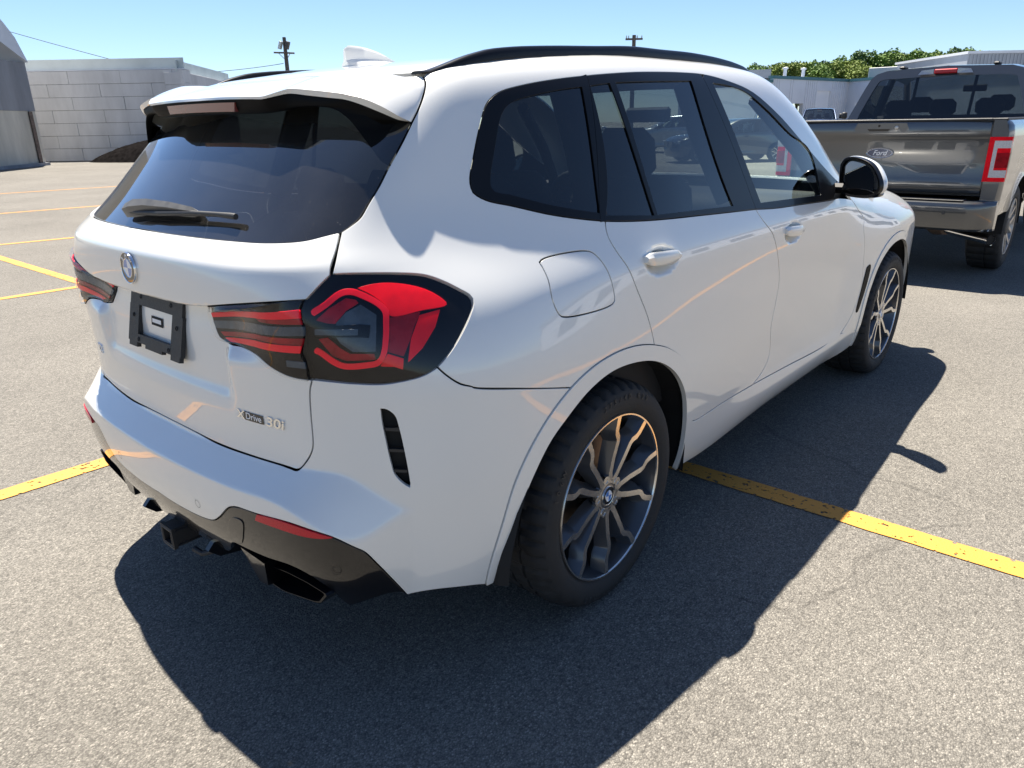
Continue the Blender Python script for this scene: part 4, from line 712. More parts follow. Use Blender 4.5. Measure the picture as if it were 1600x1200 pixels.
# --- roof, windscreen, bonnet
seam = [[-.363, -.563, 1.554], [-.395, -.50, 1.575], [-.415, -.38, 1.581], [-.425, -.2, 1.580], [-.428, 0, 1.581]]
wtop = [(1.46, -.606, 1.60), (1.52, -.45, 1.61), (1.57, -.25, 1.62), (1.585, 0, 1.625)]
panel('roof', [seam[::-1], [rl[0], rl[1], rl[2], rl[3], rl[4], rl[5], wtop[0]], wtop], (0, 0, -1), .03, 'white_paint', SUV, sym=True)
cowl = [rl[-1], (2.41, -.60, 1.15), (2.45, -.3, 1.15), (2.47, 0, 1.15)]
panel('windshield', [wtop[::-1], [wtop[0]]+rl[6:], cowl], (-.6, 0, -1), .03, 'windshield_glass', SUV, off=-.004, sym=True)
hd = CV['hoodline']
nose = [hd[-1], (3.60, -.4, .93), (3.64, 0, .93)]
panel('bonnet', [cowl[::-1], hd, nose], (0, 0, -1), .03, 'white_paint', SUV, sym=True)
# --- doors and wing
seamB = c3('seamB'); seamF = c3('seamF'); dbot = c3('door_bot'); belt = db[6:]
arch_door = AO[10:16]
dR0 = [AO[15], side_pt(.52, .413)]
panel_rear_door = panel('rear_door', [c3('doorR_rear', 0, -1)+[AO[10]], AO[10:16], [AO[15], dbot[1], dbot[2], dbot[3]], seamB[::-1], belt[:5][::-1]], SIDE, .010, 'white_paint', SUV, Fn=FD)
ffr = [side_pt(1.764, 1.098), side_pt(1.90, 1.092), side_pt(1.996, 1.080)]
fdoor = panel('front_door', [seamB, dbot[3:7], seamF[::-1], [seamF[0], ffr[1], belt[-1]], belt[4:][::-1]], SIDE, .010, 'white_paint', SUV, Fn=FD)
wing_top = [seamF[0], side_pt(2.02, 1.10), on((2.05, -.86, 1.13))[0][:]]
panel('front_wing', [[on((2.05, -.86, 1.13))[0][:], on((2.20, -.80, 1.13), (0, 1, -.6))[0][:], rl[-1]], hd, [hd[-1], on((3.45, -.72, .85), (-.5, 1, 0))[0][:], side_pt(3.30, .78), side_pt(3.23, .70)], [side_pt(3.23, .70)]+FAO[1:11][::-1][:-1]+[FAO[1]], [FAO[1], side_pt(2.25, .378), seamF[-1]], seamF[::-1], [seamF[0], on((2.05, -.86, 1.13))[0][:]]], (-.12, 1, -.25), .015, 'white_paint', SUV)
panel('sill', [[AO[15], dbot[1], dbot[2], dbot[3], dbot[4], dbot[5], seamF[-1], FAO[1]], [FAO[1], FAO[0]], [FAO[0], side_pt(2.0, .255), side_pt(1.2, .250), side_pt(.7, .252), AO[17]], [AO[17], AO[16], AO[15]]], (0, 1, .15), .010, 'white_paint', SUV)
panel('wheel_arch_trim', [AO, [AO[-1], AI[-1]], AI[::-1], [AI[0], AO[0]]], SIDE, .010, 'white_paint', SUV, off=.0045, flange=.016, gap=.001)
panel('wheel_arch_trim', [FAO, [FAO[-1], FAI[-1]], FAI[::-1], [FAI[0], FAO[0]]], SIDE, .012, 'white_paint', SUV, off=.0045, flange=.016, gap=.001)
# --- rear bumper and diffuser
bs = c3('bump_seam'); lo = c3('lamp_out')
dtp = [[-.958, 0., .459]]+c3('diff_top')[1:]
bumper_low = [dtp[-1], side_pt(-.66, .345), side_pt(-.56, .32), AO[0]]
vent = c3('vent'); VT = [vent+[vent[0]]]
bumper = panel('rear_bumper', [hl[::-1], [lo[-1]]+lo[12:-1][::-1], [lo[12]]+bs[1:-1]+[AO[6]], AO[:7][::-1], [AO[0], side_pt(-.56, .315), side_pt(-.66, .34), dtp[-1]], dtp[::-1][:9], dtp[::-1][8:]], B45, .0065, 'white_paint', SUV, sym=True, holes=[VT])[0]
# --- side windows: frames in black, panes set a little deeper
qg = c3('qglass'); ql = c3('ql'); rg = c3('rglass'); fg = c3('fglass'); bsp = c3('bsplit')
q_top, q_bot = [.131, -.690, 1.565], db[6]
qseam = [[.131, -.690, 1.565], [.075, -.785, 1.37], [.007, -.866, 1.186]]
def ring(L): return [L+[L[0]]]
def straight(L, k):
    """a loop split at the corner indices k, so that corners stay sharp"""
    out = []; n = len(L)
    for a, b in zip(k, k[1:]+[k[0]+n]): out.append([L[i % n] for i in range(a, b+1)])
    return out
qgL = straight(qg, [6, 8]); qlL = straight(ql, [0, 1, 2, 3]); rgL = straight(rg, [0, 1, 3, 4]); fgL = straight(fg, [0, 7, 8])
panel('quarter_window_frame', [dt[:10], qseam, db[:7][::-1]], (0, 1, -.3), .010, 'black_trim', SUV, off=.002, gap=.0012, holes=[qgL], flange=.0035)
panel('rear_window_frame', [dt[9:14], bsp, belt[:5][::-1], qseam[::-1]], (0, 1, -.3), .010, 'black_trim', SUV, off=.002, gap=.0014, holes=[qlL, rgL], flange=.0035)
panel('front_window_frame', [dt[13:], [dt[-1], belt[-1]], belt[4:][::-1], bsp[::-1]], (0, 1, -.3), .010, 'black_trim', SUV, off=.002, gap=.0014, holes=[fgL], flange=.0035)
for L_, m_ in ((qgL, 'privacy_glass'), (qlL, 'privacy_glass'), (rgL, 'privacy_glass'), (fgL, 'clear_glass')):
    panel('side_window', L_, (0, 1, -.3), .03, m_, SUV, off=-.0028, gap=-.004, flange=.002)
# --- taillights
def lamp_piece(name, key, m, par, off, d=(.62, .78, 0), rounded=True, h=.006):
    L = EV[key]; panel(name, ring(L) if rounded else straight(L, list(range(len(L)))), d, h, m, par, off=off, gap=0., flange=.003)
TLs = panel('taillight', [c3('lamp_out'), c3('lamp_seam')], (.62, .78, 0), .009, 'lamp_black', SUV, off=-.010, gap=.0012, flange=.03)
panel('lens_cover', [c3('lamp_out'), c3('lamp_seam')], (.62, .78, 0), .012, 'lens_glass', TLs, off=.005, gap=.0016, flange=.016)
for nm, key, m, of in (('red_lens', 'l_dome', 'lamp_red', -.0040), ('red_lens', 'l_deep', 'lamp_red_deep', -.0060), ('red_lens', 'l_low', 'lamp_red', -.0050), ('side_marker', 'l_side', 'lamp_red', -.0055),
                       ('red_lens', 'l_wedge', 'lamp_red_deep', -.0075), ('red_lens', 'l_wedge2', 'lamp_red_deep', -.0075), ('smoked_lens', 'l_grey', 'lamp_grey', -.0090), ('indicator_arm', 'l_arm', 'lamp_black', -.0040), ('indicator_lens', 'l_arm2', 'lamp_grey', -.0020)):
    lamp_piece(nm, key, m, TLs, of, rounded=key in ('l_dome',))
lamp_piece('light_guide', 'l_ring', 'lamp_red_bright', TLs, .0005)
TLi = panel('inner_taillight', [li+lin2[:1], lin2, lin3, c3('lamp_seam', 0, 8)], (1, .25, 0), .008, 'lamp_black', SUV, off=.002, gap=.0012, flange=.05)
panel('lens_cover', [li+lin2[:1], lin2, lin3, c3('lamp_seam', 0, 8)], (1, .25, 0), .012, 'lens_glass', TLi, off=.014, gap=.0016, flange=.014)
for nm, key, m, of in (('light_guide', 'i_red1', 'lamp_red_bright', .0090), ('red_lens', 'i_red1b', 'lamp_red_deep', .0045), ('smoked_lens', 'i_grey', 'lamp_grey', .0065), ('red_lens', 'i_red2b', 'lamp_red_deep', .0045), ('light_guide', 'i_red2', 'lamp_red_bright', .0090), ('reversing_lens', 'i_rev', 'lamp_grey', .0050)):
    lamp_piece(nm, key, m, TLi, of, d=(1, .25, 0), rounded=False)
# --- spoiler: white top lofted between roof seam, window seam and trailing edge; black underside with the high brake light
def curve_at(L, n):
    q = cr(L, .002); t = np.linspace(0, 1, n); s = np.linspace(0, 1, len(q)); return np.stack([np.interp(t, s, q[:, k]) for k in range(3)], 1)
NS = 110
etop = curve_at([[-.662, 0, 1.5185], [-.660, -.15, 1.518], [-.656, -.26, 1.5155], [-.6535, -.290, 1.5148], [-.651, -.305, 1.5155], [-.634, -.333, 1.5235], [-.617, -.358, 1.5305], [-.613, -.372, 1.5305], [-.603, -.423, 1.526], [-.590, -.48, 1.520], [-.575, -.530, 1.513], [-.556, -.565, 1.503], [-.530, -.597, 1.485], [-.499, -.615, 1.465], [-.459, -.6165, 1.4505]], NS)
elow = curve_at([[-.664, 0, 1.5125], [-.662, -.15, 1.512], [-.658, -.26, 1.5093], [-.6555, -.290, 1.5082], [-.653, -.305, 1.5086], [-.636, -.333, 1.5145], [-.619, -.357, 1.5190], [-.615, -.371, 1.5188], [-.604, -.421, 1.513], [-.591, -.485, 1.506], [-.577, -.525, 1.501], [-.560, -.558, 1.490], [-.531, -.595, 1.471], [-.500, -.614, 1.456], [-.4592, -.6170, 1.4495]], NS)
smtop = curve_at(seam[::-1], NS)
redge = curve_at(hu[:6], 25); cedge = curve_at([[-.428, 0, 1.581], [-.50, 0, 1.562], [-.58, 0, 1.543], [-.662, 0, 1.5185]], 25)
def coons(T, Bm, Lf, Rt):
    n, m_ = len(T), len(Lf); u = np.linspace(0, 1, n)[None, :, None]; v = np.linspace(0, 1, m_)[:, None, None]
    return (1-v)*T[None]+v*Bm[None]+(1-u)*Lf[:, None]+u*Rt[:, None]-((1-u)*(1-v)*T[0]+u*(1-v)*T[-1]+(1-u)*v*Bm[0]+u*v*Bm[-1])
def grid_sym(name, G, m, parent, auto=35):
    r, c = G.shape[:2]; V = G.reshape(-1, 3); V2 = V*[1, -1, 1]
    Fq = [(i*c+j, i*c+j+1, (i+1)*c+j+1, (i+1)*c+j) for i in range(r-1) for j in range(c-1)]
    n = len(V); o = mk(name, np.vstack([V, V2]), [f[::-1] for f in Fq]+[[k+n for k in f] for f in Fq], m, parent)
    import bmesh
    bm = bmesh.new(); bm.from_mesh(o.data); bmesh.ops.remove_doubles(bm, verts=bm.verts[:], dist=1e-5); bmesh.ops.recalc_face_normals(bm, faces=bm.faces[:])
    bm.to_mesh(o.data); bm.free()
    o.data.polygons.foreach_set('use_smooth', [True]*len(o.data.polygons)); o.data.set_sharp_from_angle(angle=math.radians(auto)); return o
G = coons(smtop, etop, cedge, redge)
# keep the top on the roof's own surface near the seam, and let the bevel fall to the black edge
q, b = hit(G[:9].reshape(-1, 3), (0, 0, -1)); G0 = G[:9].reshape(-1, 3); q[b] = G0[b]
wv = (np.linspace(1, 0, 9)**1.5)[:, None, None]; G[:9] = G[:9]*(1-wv)+q.reshape(G[:9].shape)*wv
uu = np.linspace(0, 1, NS)[None, :, None]; vv = np.linspace(0, 1, len(G))[:, None, None]; G = G+np.array([-.25, -.65, .7])*.013*np.sin(np.pi*np.clip((uu-.45)/.55, 0, 1))**2*np.sin(np.pi*vv)
G[0] -= np.array([.002, 0, 0]); G = np.concatenate([(G[:1]-np.array([0, 0, .012])), G, elow[None]], 0)
G[:, -1] += np.array([-.0012, .002, 0])
spo = grid_sym('spoiler', G, 'white_paint', SUV, 30)
fin_in = curve_at([[-.650, 0, 1.480], [-.646, -.2, 1.479], [-.634, -.30, 1.480], [-.615, -.36, 1.489], [-.604, -.412, 1.491], [-.588, -.485, 1.484], [-.576, -.527, 1.460], [-.566, -.556, 1.427], [-.556, -.582, 1.392], [-.548, -.606, 1.362], [-.545, -.627, 1.356]], NS)
el2 = curve_at([[-.662, 0, 1.512], [-.660, -.15, 1.5115], [-.656, -.26, 1.5088], [-.6535, -.290, 1.5077], [-.651, -.305, 1.5081], [-.634, -.333, 1.514], [-.617, -.357, 1.5185], [-.613, -.371, 1.5183], [-.602, -.421, 1.5125], [-.575, -.525, 1.5005], [-.558, -.558, 1.489], [-.529, -.594, 1.470], [-.49, -.616, 1.451], [-.4605, -.6155, 1.448], [-.480, -.6195, 1.425], [-.503, -.623, 1.40], [-.528, -.627, 1.376], [-.548, -.630, 1.355]], NS)
# spread the inner line so that its columns match the outer line
tt = np.interp(np.linspace(0, 1, NS), [0, .52, .74, 1], [0, .62, .70, 1]); s_ = np.linspace(0, 1, NS)
fin_in = np.stack([np.interp(tt, s_, fin_in[:, k]) for k in range(3)], 1)
back = fin_in+np.array([.075, .0, .004])*np.linspace(1, .1, NS)[:, None]
grid_sym('spoiler_underside', np.stack([el2, el2*.5+fin_in*.5+np.array([-.003, 0, 0]), fin_in, fin_in+np.array([.006, 0, -.003]), back], 0), 'spoiler_black', SUV, 40)
bl = []
for y in np.linspace(-.182, .182, 25): bl.append((-.6625+.06*y*y*2.2-.0035, y, 1.5055-.045*y*y))
Gb = np.array([[(x, y, z) for x, y, z in bl], [(x+.001, y*.96, z-.022) for x, y, z in bl], [(x+.03, y*.96, z-.022) for x, y, z in bl], [(x+.03, y, z) for x, y, z in bl], [(x, y, z) for x, y, z in bl]])
r, c = Gb.shape[:2]; mk('high_brake_light', Gb.reshape(-1, 3), [(i*c+j, (i+1)*c+j, (i+1)*c+j+1, i*c+j+1) for i in range(r-1) for j in range(c-1)]+[[0, 3*c, 2*c, c], [c-1, 2*c-1, 3*c-1, 4*c-1]], 'brake_lens', spo, auto=40)
# --- black lower rear skirt
dbt = EV['diff_bot']; dbt = [[-.768, -.843, .382]]+[side_pt(-.80, .33)]*0+[[-.800, -.800, .352]]+dbt[:7]
d2 = [dbt[-1], [-.930, -.345, .415], [-.925, -.315, .375], [-.919, -.28, .352], [-.918, -.22, .346], [-.920, -.088, .343], [-.920, 0, .342]]
skirt = panel('rear_skirt', [dtp[:9], dtp[8:], [dtp[-1], dbt[1], dbt[2]], dbt[2:6], dbt[5:], d2], B45, .010, 'gloss_black', SUV, sym=True, off=-.002)[0]
panel('reflector', straight(CV['reflector'], [0, 2, 6]), (1, .2, 0), .008, 'reflector_red', SUV, off=.003, gap=0., flange=.006)
panel('towing_eye_cover', ring(EV['tow']), (1, .2, 0), .008, 'gloss_black', skirt, off=.0006, gap=.001, both=False)
def disc_on(name, P, d, r, m, parent, th=.002, n=20, both=True):
    p, nn = on(P, d); o = MB().lathe([(.0001, th), (r*.8, th), (r, th*.6), (r, -.006)], p, nn, n).build(name, m, parent, smooth=False, auto=40)
    if both: mirror_obj(o)
    return o
for s_p, m_, pr in ((EV['sens'][0], 'white_paint', bumper), (EV['sens'][1], 'gloss_black', skirt)): 
    p, nn = on(s_p, (1, .2, 0))
    for sg in (1, -1):
        pc = Vector((p.x, p.y*sg, p.z)); nc = Vector((nn.x, nn.y*sg, nn.z))
        ring_ = MB().lathe([(.0108, .0006), (.0118, .0006)], pc, nc, 24).build('parking_sensor', 'under_black', pr)
# fins, tow hitch, tailpipes
def plate_xz(name, poly, y0, y1, m, parent):
    o = MB().prism(poly, (0, y0, 0), (1, 0, 0), (0, 0, 1), (0, y1-y0, 0)).build(name, m, parent, auto=30); return o
for sg in (1, -1):
    plate_xz('diffuser_fin', [(-.912, .36), (-.936, .335), (-.905, .305), (-.80, .285), (-.80, .36)], sg*.188, sg*.206, 'gloss_black', skirt)
    MB().add([(-.905, sg*-.335, .385), (-.890, sg*-.385, .292), (-.890, sg*-.425, .296), (-.900, sg*-.440, .375), (-.78, sg*-.335, .415), (-.75, sg*-.385, .285), (-.75, sg*-.425, .285), (-.78, sg*-.440, .40)], [(0, 1, 2, 3), (0, 4, 5, 1), (1, 5, 6, 2), (2, 6, 7, 3), (3, 7, 4, 0), (4, 7, 6, 5)]).build('diffuser_fin', 'gloss_black', skirt)
    ex = [(y*sg, z) for _, y, z in EV['exh']]
    cy = sum(q[0] for q in ex)/8; cz = sum(q[1] for q in ex)/8
    def exring(x, k, dz=0): return [(x, cy+(y-cy)*k, cz+(z-cz)*k+dz) for y, z in [(ex[i_ % 8][0]*(1-f_)+ex[(i_+1) % 8][0]*f_, ex[i_ % 8][1]*(1-f_)+ex[(i_+1) % 8][1]*f_) for i_ in range(8) for f_ in (.12, .5, .88)]]
    R_ = [exring(-.70, 1.0), exring(-.868, 1.0), exring(-.874, .985), exring(-.874, .93), exring(-.866, .90), exring(-.70, .80)]
    n = len(R_[0]); MB().add([p_ for r_ in R_ for p_ in r_], [(i*n+j, i*n+(j+1) % n, (i+1)*n+(j+1) % n, (i+1)*n+j) for i in range(5) for j in range(n)]+[list(range(5*n, 6*n))]).build('tailpipe', 'black_trim', SUV, auto=40)
hit_ = MB()
for (y, z, dy, dz) in ((0, .3425, .064, .008), (0, .2875, .064, .008), (.028, .315, .008, .047), (-.028, .315, .008, .047)): hit_.box((-.865, y, z), (.19, dy, dz), bev=.003)
hit_.box((-.952, .0, .3425), (.012, .070, .012)).box((-.952, 0, .2875), (.012, .070, .012)).box((-.952, .031, .315), (.012, .010, .044)).box((-.952, -.031, .315), (.012, .010, .044))
hit_.box((-.79, 0, .315), (.05, .9, .06)); hit_.tube([(-.93, -.10, .30), (-.92, -.13, .29), (-.90, -.16, .30), (-.86, -.17, .33)], .008)
hit_.build('tow_hitch', 'black_plastic', SUV)
# --- vent in the bumper corner, vent in the front wing
def vent_insert(L, d, n_slats, par, axis):
    Fv = lambda P: F(P)+.022
    panel('vent_back', ring(L), d, .015, 'under_black', par, Fn=Fv, gap=-.004, flange=.002)
    c = np.array(L); z0, z1 = c[:, 2].min(), c[:, 2].max()
vent_insert(vent, (.62, .78, 0), 4, SUV, 0)
vc = np.array(vent); 
for sg in (1, -1):
    for k in range(1, 4):
        z = .840+(k-.1)*(-.052); f = (z-.646)/(.84-.646)
        a0 = np.array([-.744+.0*f, -.776-.022*(1-f), z]); a1 = np.array([-.712+.0*f, -.812-.004*(1-f), z-.004])
        a0 = np.array([-.7425+.008*(1-f), -.7775-.012*(1-f), z]); a1 = np.array([-.718+.008*(1-f), -.803-.012*(1-f), z-.003])
        n_ = np.array([-.7, -.7, 0]); 
        pts = [a0-n_*.016, a1-n_*.016, a1-n_*.004, a0-n_*.004]
        V_ = [(p_[0], p_[1]*sg, p_[2]) for p_ in pts]+[(p_[0], p_[1]*sg, p_[2]-.007) for p_ in pts]
        MB().add(V_, [(0, 1, 2, 3), (4, 7, 6, 5), (0, 4, 5, 1), (1, 5, 6, 2), (2, 6, 7, 3), (3, 7, 4, 0)]).build('vent_slat', 'black_plastic', SUV)
fv = [side_pt(x, z) for x, z in [(2.335, .708), (2.395, .712), (2.392, .665), (2.352, .55), (2.312, .478), (2.290, .482), (2.300, .58)]]
panel('wing_vent', ring(fv), SIDE, .01, 'spoiler_black', SUV, off=.003, gap=0., flange=.01)
# --- roof rails and aerial
for sg in (1, -1):
    RX = np.array([-.385, -.36, -.31, -.24, -.15, -.05, .1, .3, .5, .7, .9, 1.1, 1.25, 1.36, 1.44, 1.50, 1.535])
    ra = np.interp(RX, [q_[0] for q_ in rl[:7]], [-q_[1] for q_ in rl[:7]])-.001; rz = np.interp(RX, [q_[0] for q_ in rl[:7]], [q_[2] for q_ in rl[:7]])
    hh = .026*sst(-.42, -.10, RX)*(1-sst(1.25, 1.56, RX))+.007
    V_ = []; prof = [(-.017, -.03), (-.018, .5), (-.014, .88), (-.006, 1.0), (.006, 1.0), (.014, .88), (.018, .5), (.017, -.03)]
    cs = curve_at(np.stack([RX, ra, rz], 1).tolist(), 60); hc = np.interp(cs[:, 0], RX, hh)
    for (x, a, z), h_ in zip(cs, hc):
        for u, v in prof: V_.append((x, sg*(-a-u*(-1)), z+v*h_-.004))
    m_ = len(prof); MB().add(V_, [(i*m_+j, i*m_+j+1, (i+1)*m_+j+1, (i+1)*m_+j) for i in range(59) for j in range(m_-1)]+[list(range(m_)), list(range(59*m_, 60*m_))]).build('roof_rail', 'black_trim', SUV, auto=50)
fin = []
for t in np.linspace(0, 1, 14):
    x = -.165+.215*t; zb = float(Zc(x))-.003; w_ = .034*(1-t)**.35*(.55+.45*min(1, t*6)) if t < 1 else .002; hgt = .062*(1-t**1.9)*min(1, .86+t*2); lean = -.0
    row = [(x+lean, -w_, zb), (x, -w_*.80, zb+hgt*.20), (x, -w_*.34, zb+hgt*.36), (x, -w_*.26, zb+hgt*.85), (x, 0, zb+hgt), (x, w_*.26, zb+hgt*.85), (x, w_*.34, zb+hgt*.36), (x, w_*.80, zb+hgt*.20), (x, w_, zb)]
    fin.append(row)
MB().add([q_ for r_ in fin for q_ in r_], [(i*9+j, i*9+j+1, (i+1)*9+j+1, (i+1)*9+j) for i in range(13) for j in range(8)]+[list(range(9))]).build('shark_fin_aerial', 'white_paint', SUV, auto=38)
# --- door mirrors: the glass plane is swept back towards its outer end
MIR_O = [(-.005, 1.237), (.015, 1.265), (.047, 1.274), (.1, 1.272), (.175, 1.249), (.221, 1.205), (.241, 1.168), (.24, 1.14), (.213, 1.117), (.132, 1.103), (.051, 1.106), (.021, 1.119), (.004, 1.153)]
MIR_G = [(.027, 1.233), (.051, 1.254), (.097, 1.253), (.159, 1.237), (.194, 1.203), (.207, 1.166), (.203, 1.137), (.162, 1.12), (.083, 1.117), (.047, 1.126), (.033, 1.165)]
for sg in (1, -1):
    def mp(u, z, w_): return (1.93-.4913*u+.871*w_, sg*(-.87-.871*u-.4913*w_*.6), z)
    mo2 = cr([list(q_) for q_ in MIR_O+MIR_O[:1]], .012)[:-1]; c_ = np.array([.115, 1.185]); n = len(mo2)
    rows = [(.018, .96), (.018, 1.012), (.024, 1.035), (.042, 1.03), (.065, .95), (.090, .78), (.105, .5), (.109, .05)]
    V_ = [mp(c_[0]+(u-c_[0])*k, c_[1]+(z-c_[1])*k, w_) for w_, k in rows for u, z in mo2]
    Fq = [(i*n+j, i*n+(j+1) % n, (i+1)*n+(j+1) % n, (i+1)*n+j) for i in range(1, len(rows)-1) for j in range(n)]
    mir = MB().add(V_, Fq).build('door_mirror', 'white_paint', SUV, auto=50)
    k1 = [(.022, 1.022), (.012, 1.02), (-.004, 1.008), (-.006, .985), (-.003, .90), (.012, .87)]
    MB().add([mp(c_[0]+(u-c_[0])*k, c_[1]+(z-c_[1])*k, w_) for w_, k in k1 for u, z in mo2], [(i*n+j, i*n+(j+1) % n, (i+1)*n+(j+1) % n, (i+1)*n+j) for i in range(5) for j in range(n)]).build('mirror_bezel', 'black_trim', mir, auto=40)
    lowb = MB(); n2 = 20; ang = np.linspace(0, 2*math.pi, n2, endpoint=False); rws = ((-.002, .90), (.01, 1.04), (.045, 1.04), (.085, .8), (.1, .4))
    for w_, k in rws:
        for a_ in ang: lowb.V.append(mp(.122+math.cos(a_)*.108*k, 1.121+math.sin(a_)*.022*k, w_))
    lowb.F += [(i*n2+j, i*n2+(j+1) % n2, (i+1)*n2+(j+1) % n2, (i+1)*n2+j) for i in range(4) for j in range(n2)]+[list(range(n2))]
    lowb.build('mirror_base', 'gloss_black', mir, auto=40)
    MB().box((1.955, sg*-.868, 1.135), (.11, .085, .045), bev=.016).build('mirror_stalk', 'black_trim', mir)
    gq = cr([list(q_) for q_ in MIR_G+MIR_G[:1]], .012)[:-1]
    MB().add([mp(u, z, -.0005) for u, z in gq], [list(range(len(gq)))]).build('mirror_glass', 'mirror_glass', mir)
# --- door handles
for (hx, hz), door in zip(HND, (panel_rear_door, fdoor)):
    for k, sg in enumerate((1, -1)):
        rows = []
        for t in np.linspace(-1, 1, 21):
            x = hx+.094*t; z = hz+.010-.006*t; y = float(on((hx+.094*t, -.93, hz))[0].y)*-1
            hh = .0205*(1-abs(t)**6*.55); dp = .012+.006*(1-t*t)
            o_ = y+.018-.014*t*t
            rows.append([(x, -(o_-dp*2)*sg, z+hh*.8), (x, -o_*sg*1.0, z+hh), (x, -(o_+.008)*sg, z+hh*.35), (x, -(o_+.006)*sg, z-hh*.45), (x, -(o_-.002)*sg, z-hh), (x, -(o_-dp*2)*sg, z-hh*.8)])
        MB().add([q_ for r_ in rows for q_ in r_], [(i*6+j, i*6+(j+1) % 6, (i+1)*6+(j+1) % 6, (i+1)*6+j) for i in range(20) for j in range(6)]+[list(range(6)), list(range(120, 126))]).build('door_handle', 'white_paint', door[k], auto=40)
# --- tailgate furniture: emblem, number-plate bracket, badges, wiper
def put_text(txt, size, P, n, m, parent, right=None, extr=.0012, shear=0., bold=0., name='badge', base='CENTER', xs=1.):
    me = text_mesh(txt, size, extr, shear, bold, base=base); me.transform(Matrix.Diagonal((xs, 1, 1, 1))); n = Vector(n).normalized(); r_ = Vector(right) if right is not None else Vector((0, 0, 1)).cross(n)
    r_ = (r_-n*r_.dot(n)).normalized(); u_ = n.cross(r_); M = Matrix((r_, u_, n)).transposed().to_4x4(); M.translation = Vector(P); me.transform(M)
    return link(name, me, m, parent)
def emblem(P, n, r, parent, right, up_tilt=None, letters=True, th=.005):
    n = Vector(n).normalized(); r_ = Vector(right); r_ = (r_-n*r_.dot(n)).normalized(); u_ = n.cross(r_); P = Vector(P)
    o = MB().lathe([(r, -.002), (r, th*.7), (r*.985, th), (r*.955, th*.9), (r*.945, th*.6), (.0005, th*.6)], P, n, 40).build('emblem', 'chrome', parent, auto=35)
    MB().lathe([(r*.945, th*.72), (r*.62, th*.72)], P, n, 40).build('emblem_band', 'gloss_black', o)
    MB().lathe([(r*.62, th*.75), (r*.60, th*.95), (r*.56, th*.75)], P, n, 40).build('emblem_ring', 'chrome', o, auto=40)
    for k in range(4):
        pts = [P+n*th*.72]
        for a in np.linspace(k*math.pi/2, (k+1)*math.pi/2, 12): pts.append(P+n*th*.72+(r_*math.cos(a)+u_*math.sin(a))*r*.565)
        MB().add(pts, [list(range(13))]).build('emblem_quarter', 'logo_blue' if k % 2 else 'logo_white', o, fix=False)
    if letters:
        for ch, a in (('B', 135), ('M', 90), ('W', 45)):
            q_ = math.radians(a); dr = r_*math.cos(q_)+u_*math.sin(q_); put_text(ch, r*.34, P+n*th*.76+dr*r*.755, n, 'logo_white', o, right=r_*math.sin(q_)-u_*math.cos(q_), extr=.0003, bold=.0004, name='emblem_letter')
    return o
ep, en = on((-1.0, 0, 1.103), (1, 0, 0)); emblem(ep+en*.002, en, .041, hatch, (0, -1, 0))
# bracket: a frame with an open middle
pb = MB(); px0, pz0 = -.866, .944
tilt = Matrix.Rotation(math.atan2(.033, .142), 3, 'Y')
def BL(u, v, w_=0): q_ = tilt @ Vector((-w_, u, v)); return (px0+q_.x-.006, q_.y, pz0+q_.z)
def brk(u0, u1, v0, v1, t=.010):
    V_ = [BL(u, v, w_) for w_ in (-.003, t) for u, v in ((u0, v0), (u1, v0), (u1, v1), (u0, v1))]
    pb.add(V_, [(0, 1, 2, 3), (4, 7, 6, 5), (0, 4, 5, 1), (1, 5, 6, 2), (2, 6, 7, 3), (3, 7, 4, 0)])
brk(-.152, .152, .036, .075); brk(-.156, -.098, -.070, .036, .0095); brk(.098, .156, -.070, .036, .0095); brk(-.098, .098, -.070, -.046, .0098); brk(-.150, -.100, -.084, -.070, .009); brk(.100, .150, -.084, -.070, .009); brk(-.05, .05, -.080, -.070, .009)
pbo = pb.build('number_plate_bracket', 'black_plastic', hatch)
for u in (-.089, .089, -.127, .127):
    for v in ((.060, -.060) if abs(u) < .1 else (.005,)):
        c_ = BL(u, v, .0102); MB().lathe([(.0065, .0004), (.005, .0012), (.003, -.004)], c_, tilt @ Vector((-1, 0, 0)), 12).build('screw_hole', 'under_black', pbo)
def patch(name, y0, y1, z0, z1, m, off): 
    P_ = [on((-1., y, z), (1, 0, 0)) for y, z in ((y0, z0), (y1, z0), (y1, z1), (y0, z1))]
    MB().add([p_+n_*off for p_, n_ in P_], [(0, 1, 2, 3)]).build(name, m, hatch)
patch('sticker', -.034, .034, .935, .960, 'under_black', .0020); patch('sticker_print', -.026, .026, .943, .954, 'clear_white', .0032)
# badges, following the tailgate
p, n = on((-1., -.428, .7745), (1, 0, 0)); t_ = Vector((0, 0, 1)).cross(n).normalized()
def plaque(y0, y1, z0, z1, m, off=.0022):
    P_ = []
    for z in (z0, z1):
        for y in np.linspace(y0, y1, 7): p_, n_ = on((-1., y, z), (1, 0, 0)); P_.append(p_+n_*off)
    return MB().add(P_, [(i, i+1, i+8, i+7) for i in range(6)]).build('badge_plaque', m, hatch)
def word(txt, yc, zb, size, m, extr, shear=.18, bold=.0005, off=.001, xs=1.):
    p_, n_ = on((-1., yc, zb+size*.35), (1, 0, 0)); r_ = Vector((0, 0, 1)).cross(n_).normalized(); u_ = n_.cross(r_)
    put_text(txt, size, p_+n_*off-u_*size*.35, n_, m, hatch, right=r_, extr=extr, shear=shear, bold=bold, base='BOTTOM_BASELINE', xs=xs)
word('X', -.391, .7660, .031, 'chrome', .0022, xs=1.25)
plaque(-.404, -.474, .7635, .7865, 'gloss_black')
word('Drive', -.439, .7680, .0255, 'logo_white', .0004, shear=.12, bold=.0001, off=.0026)
word('30i', -.512, .7640, .036, 'chrome', .0022, xs=1.4)
word('X3', .49, .7650, .044, 'chrome', .0022)
wp = [Vector(q_) for q_ in EV['wiper']]
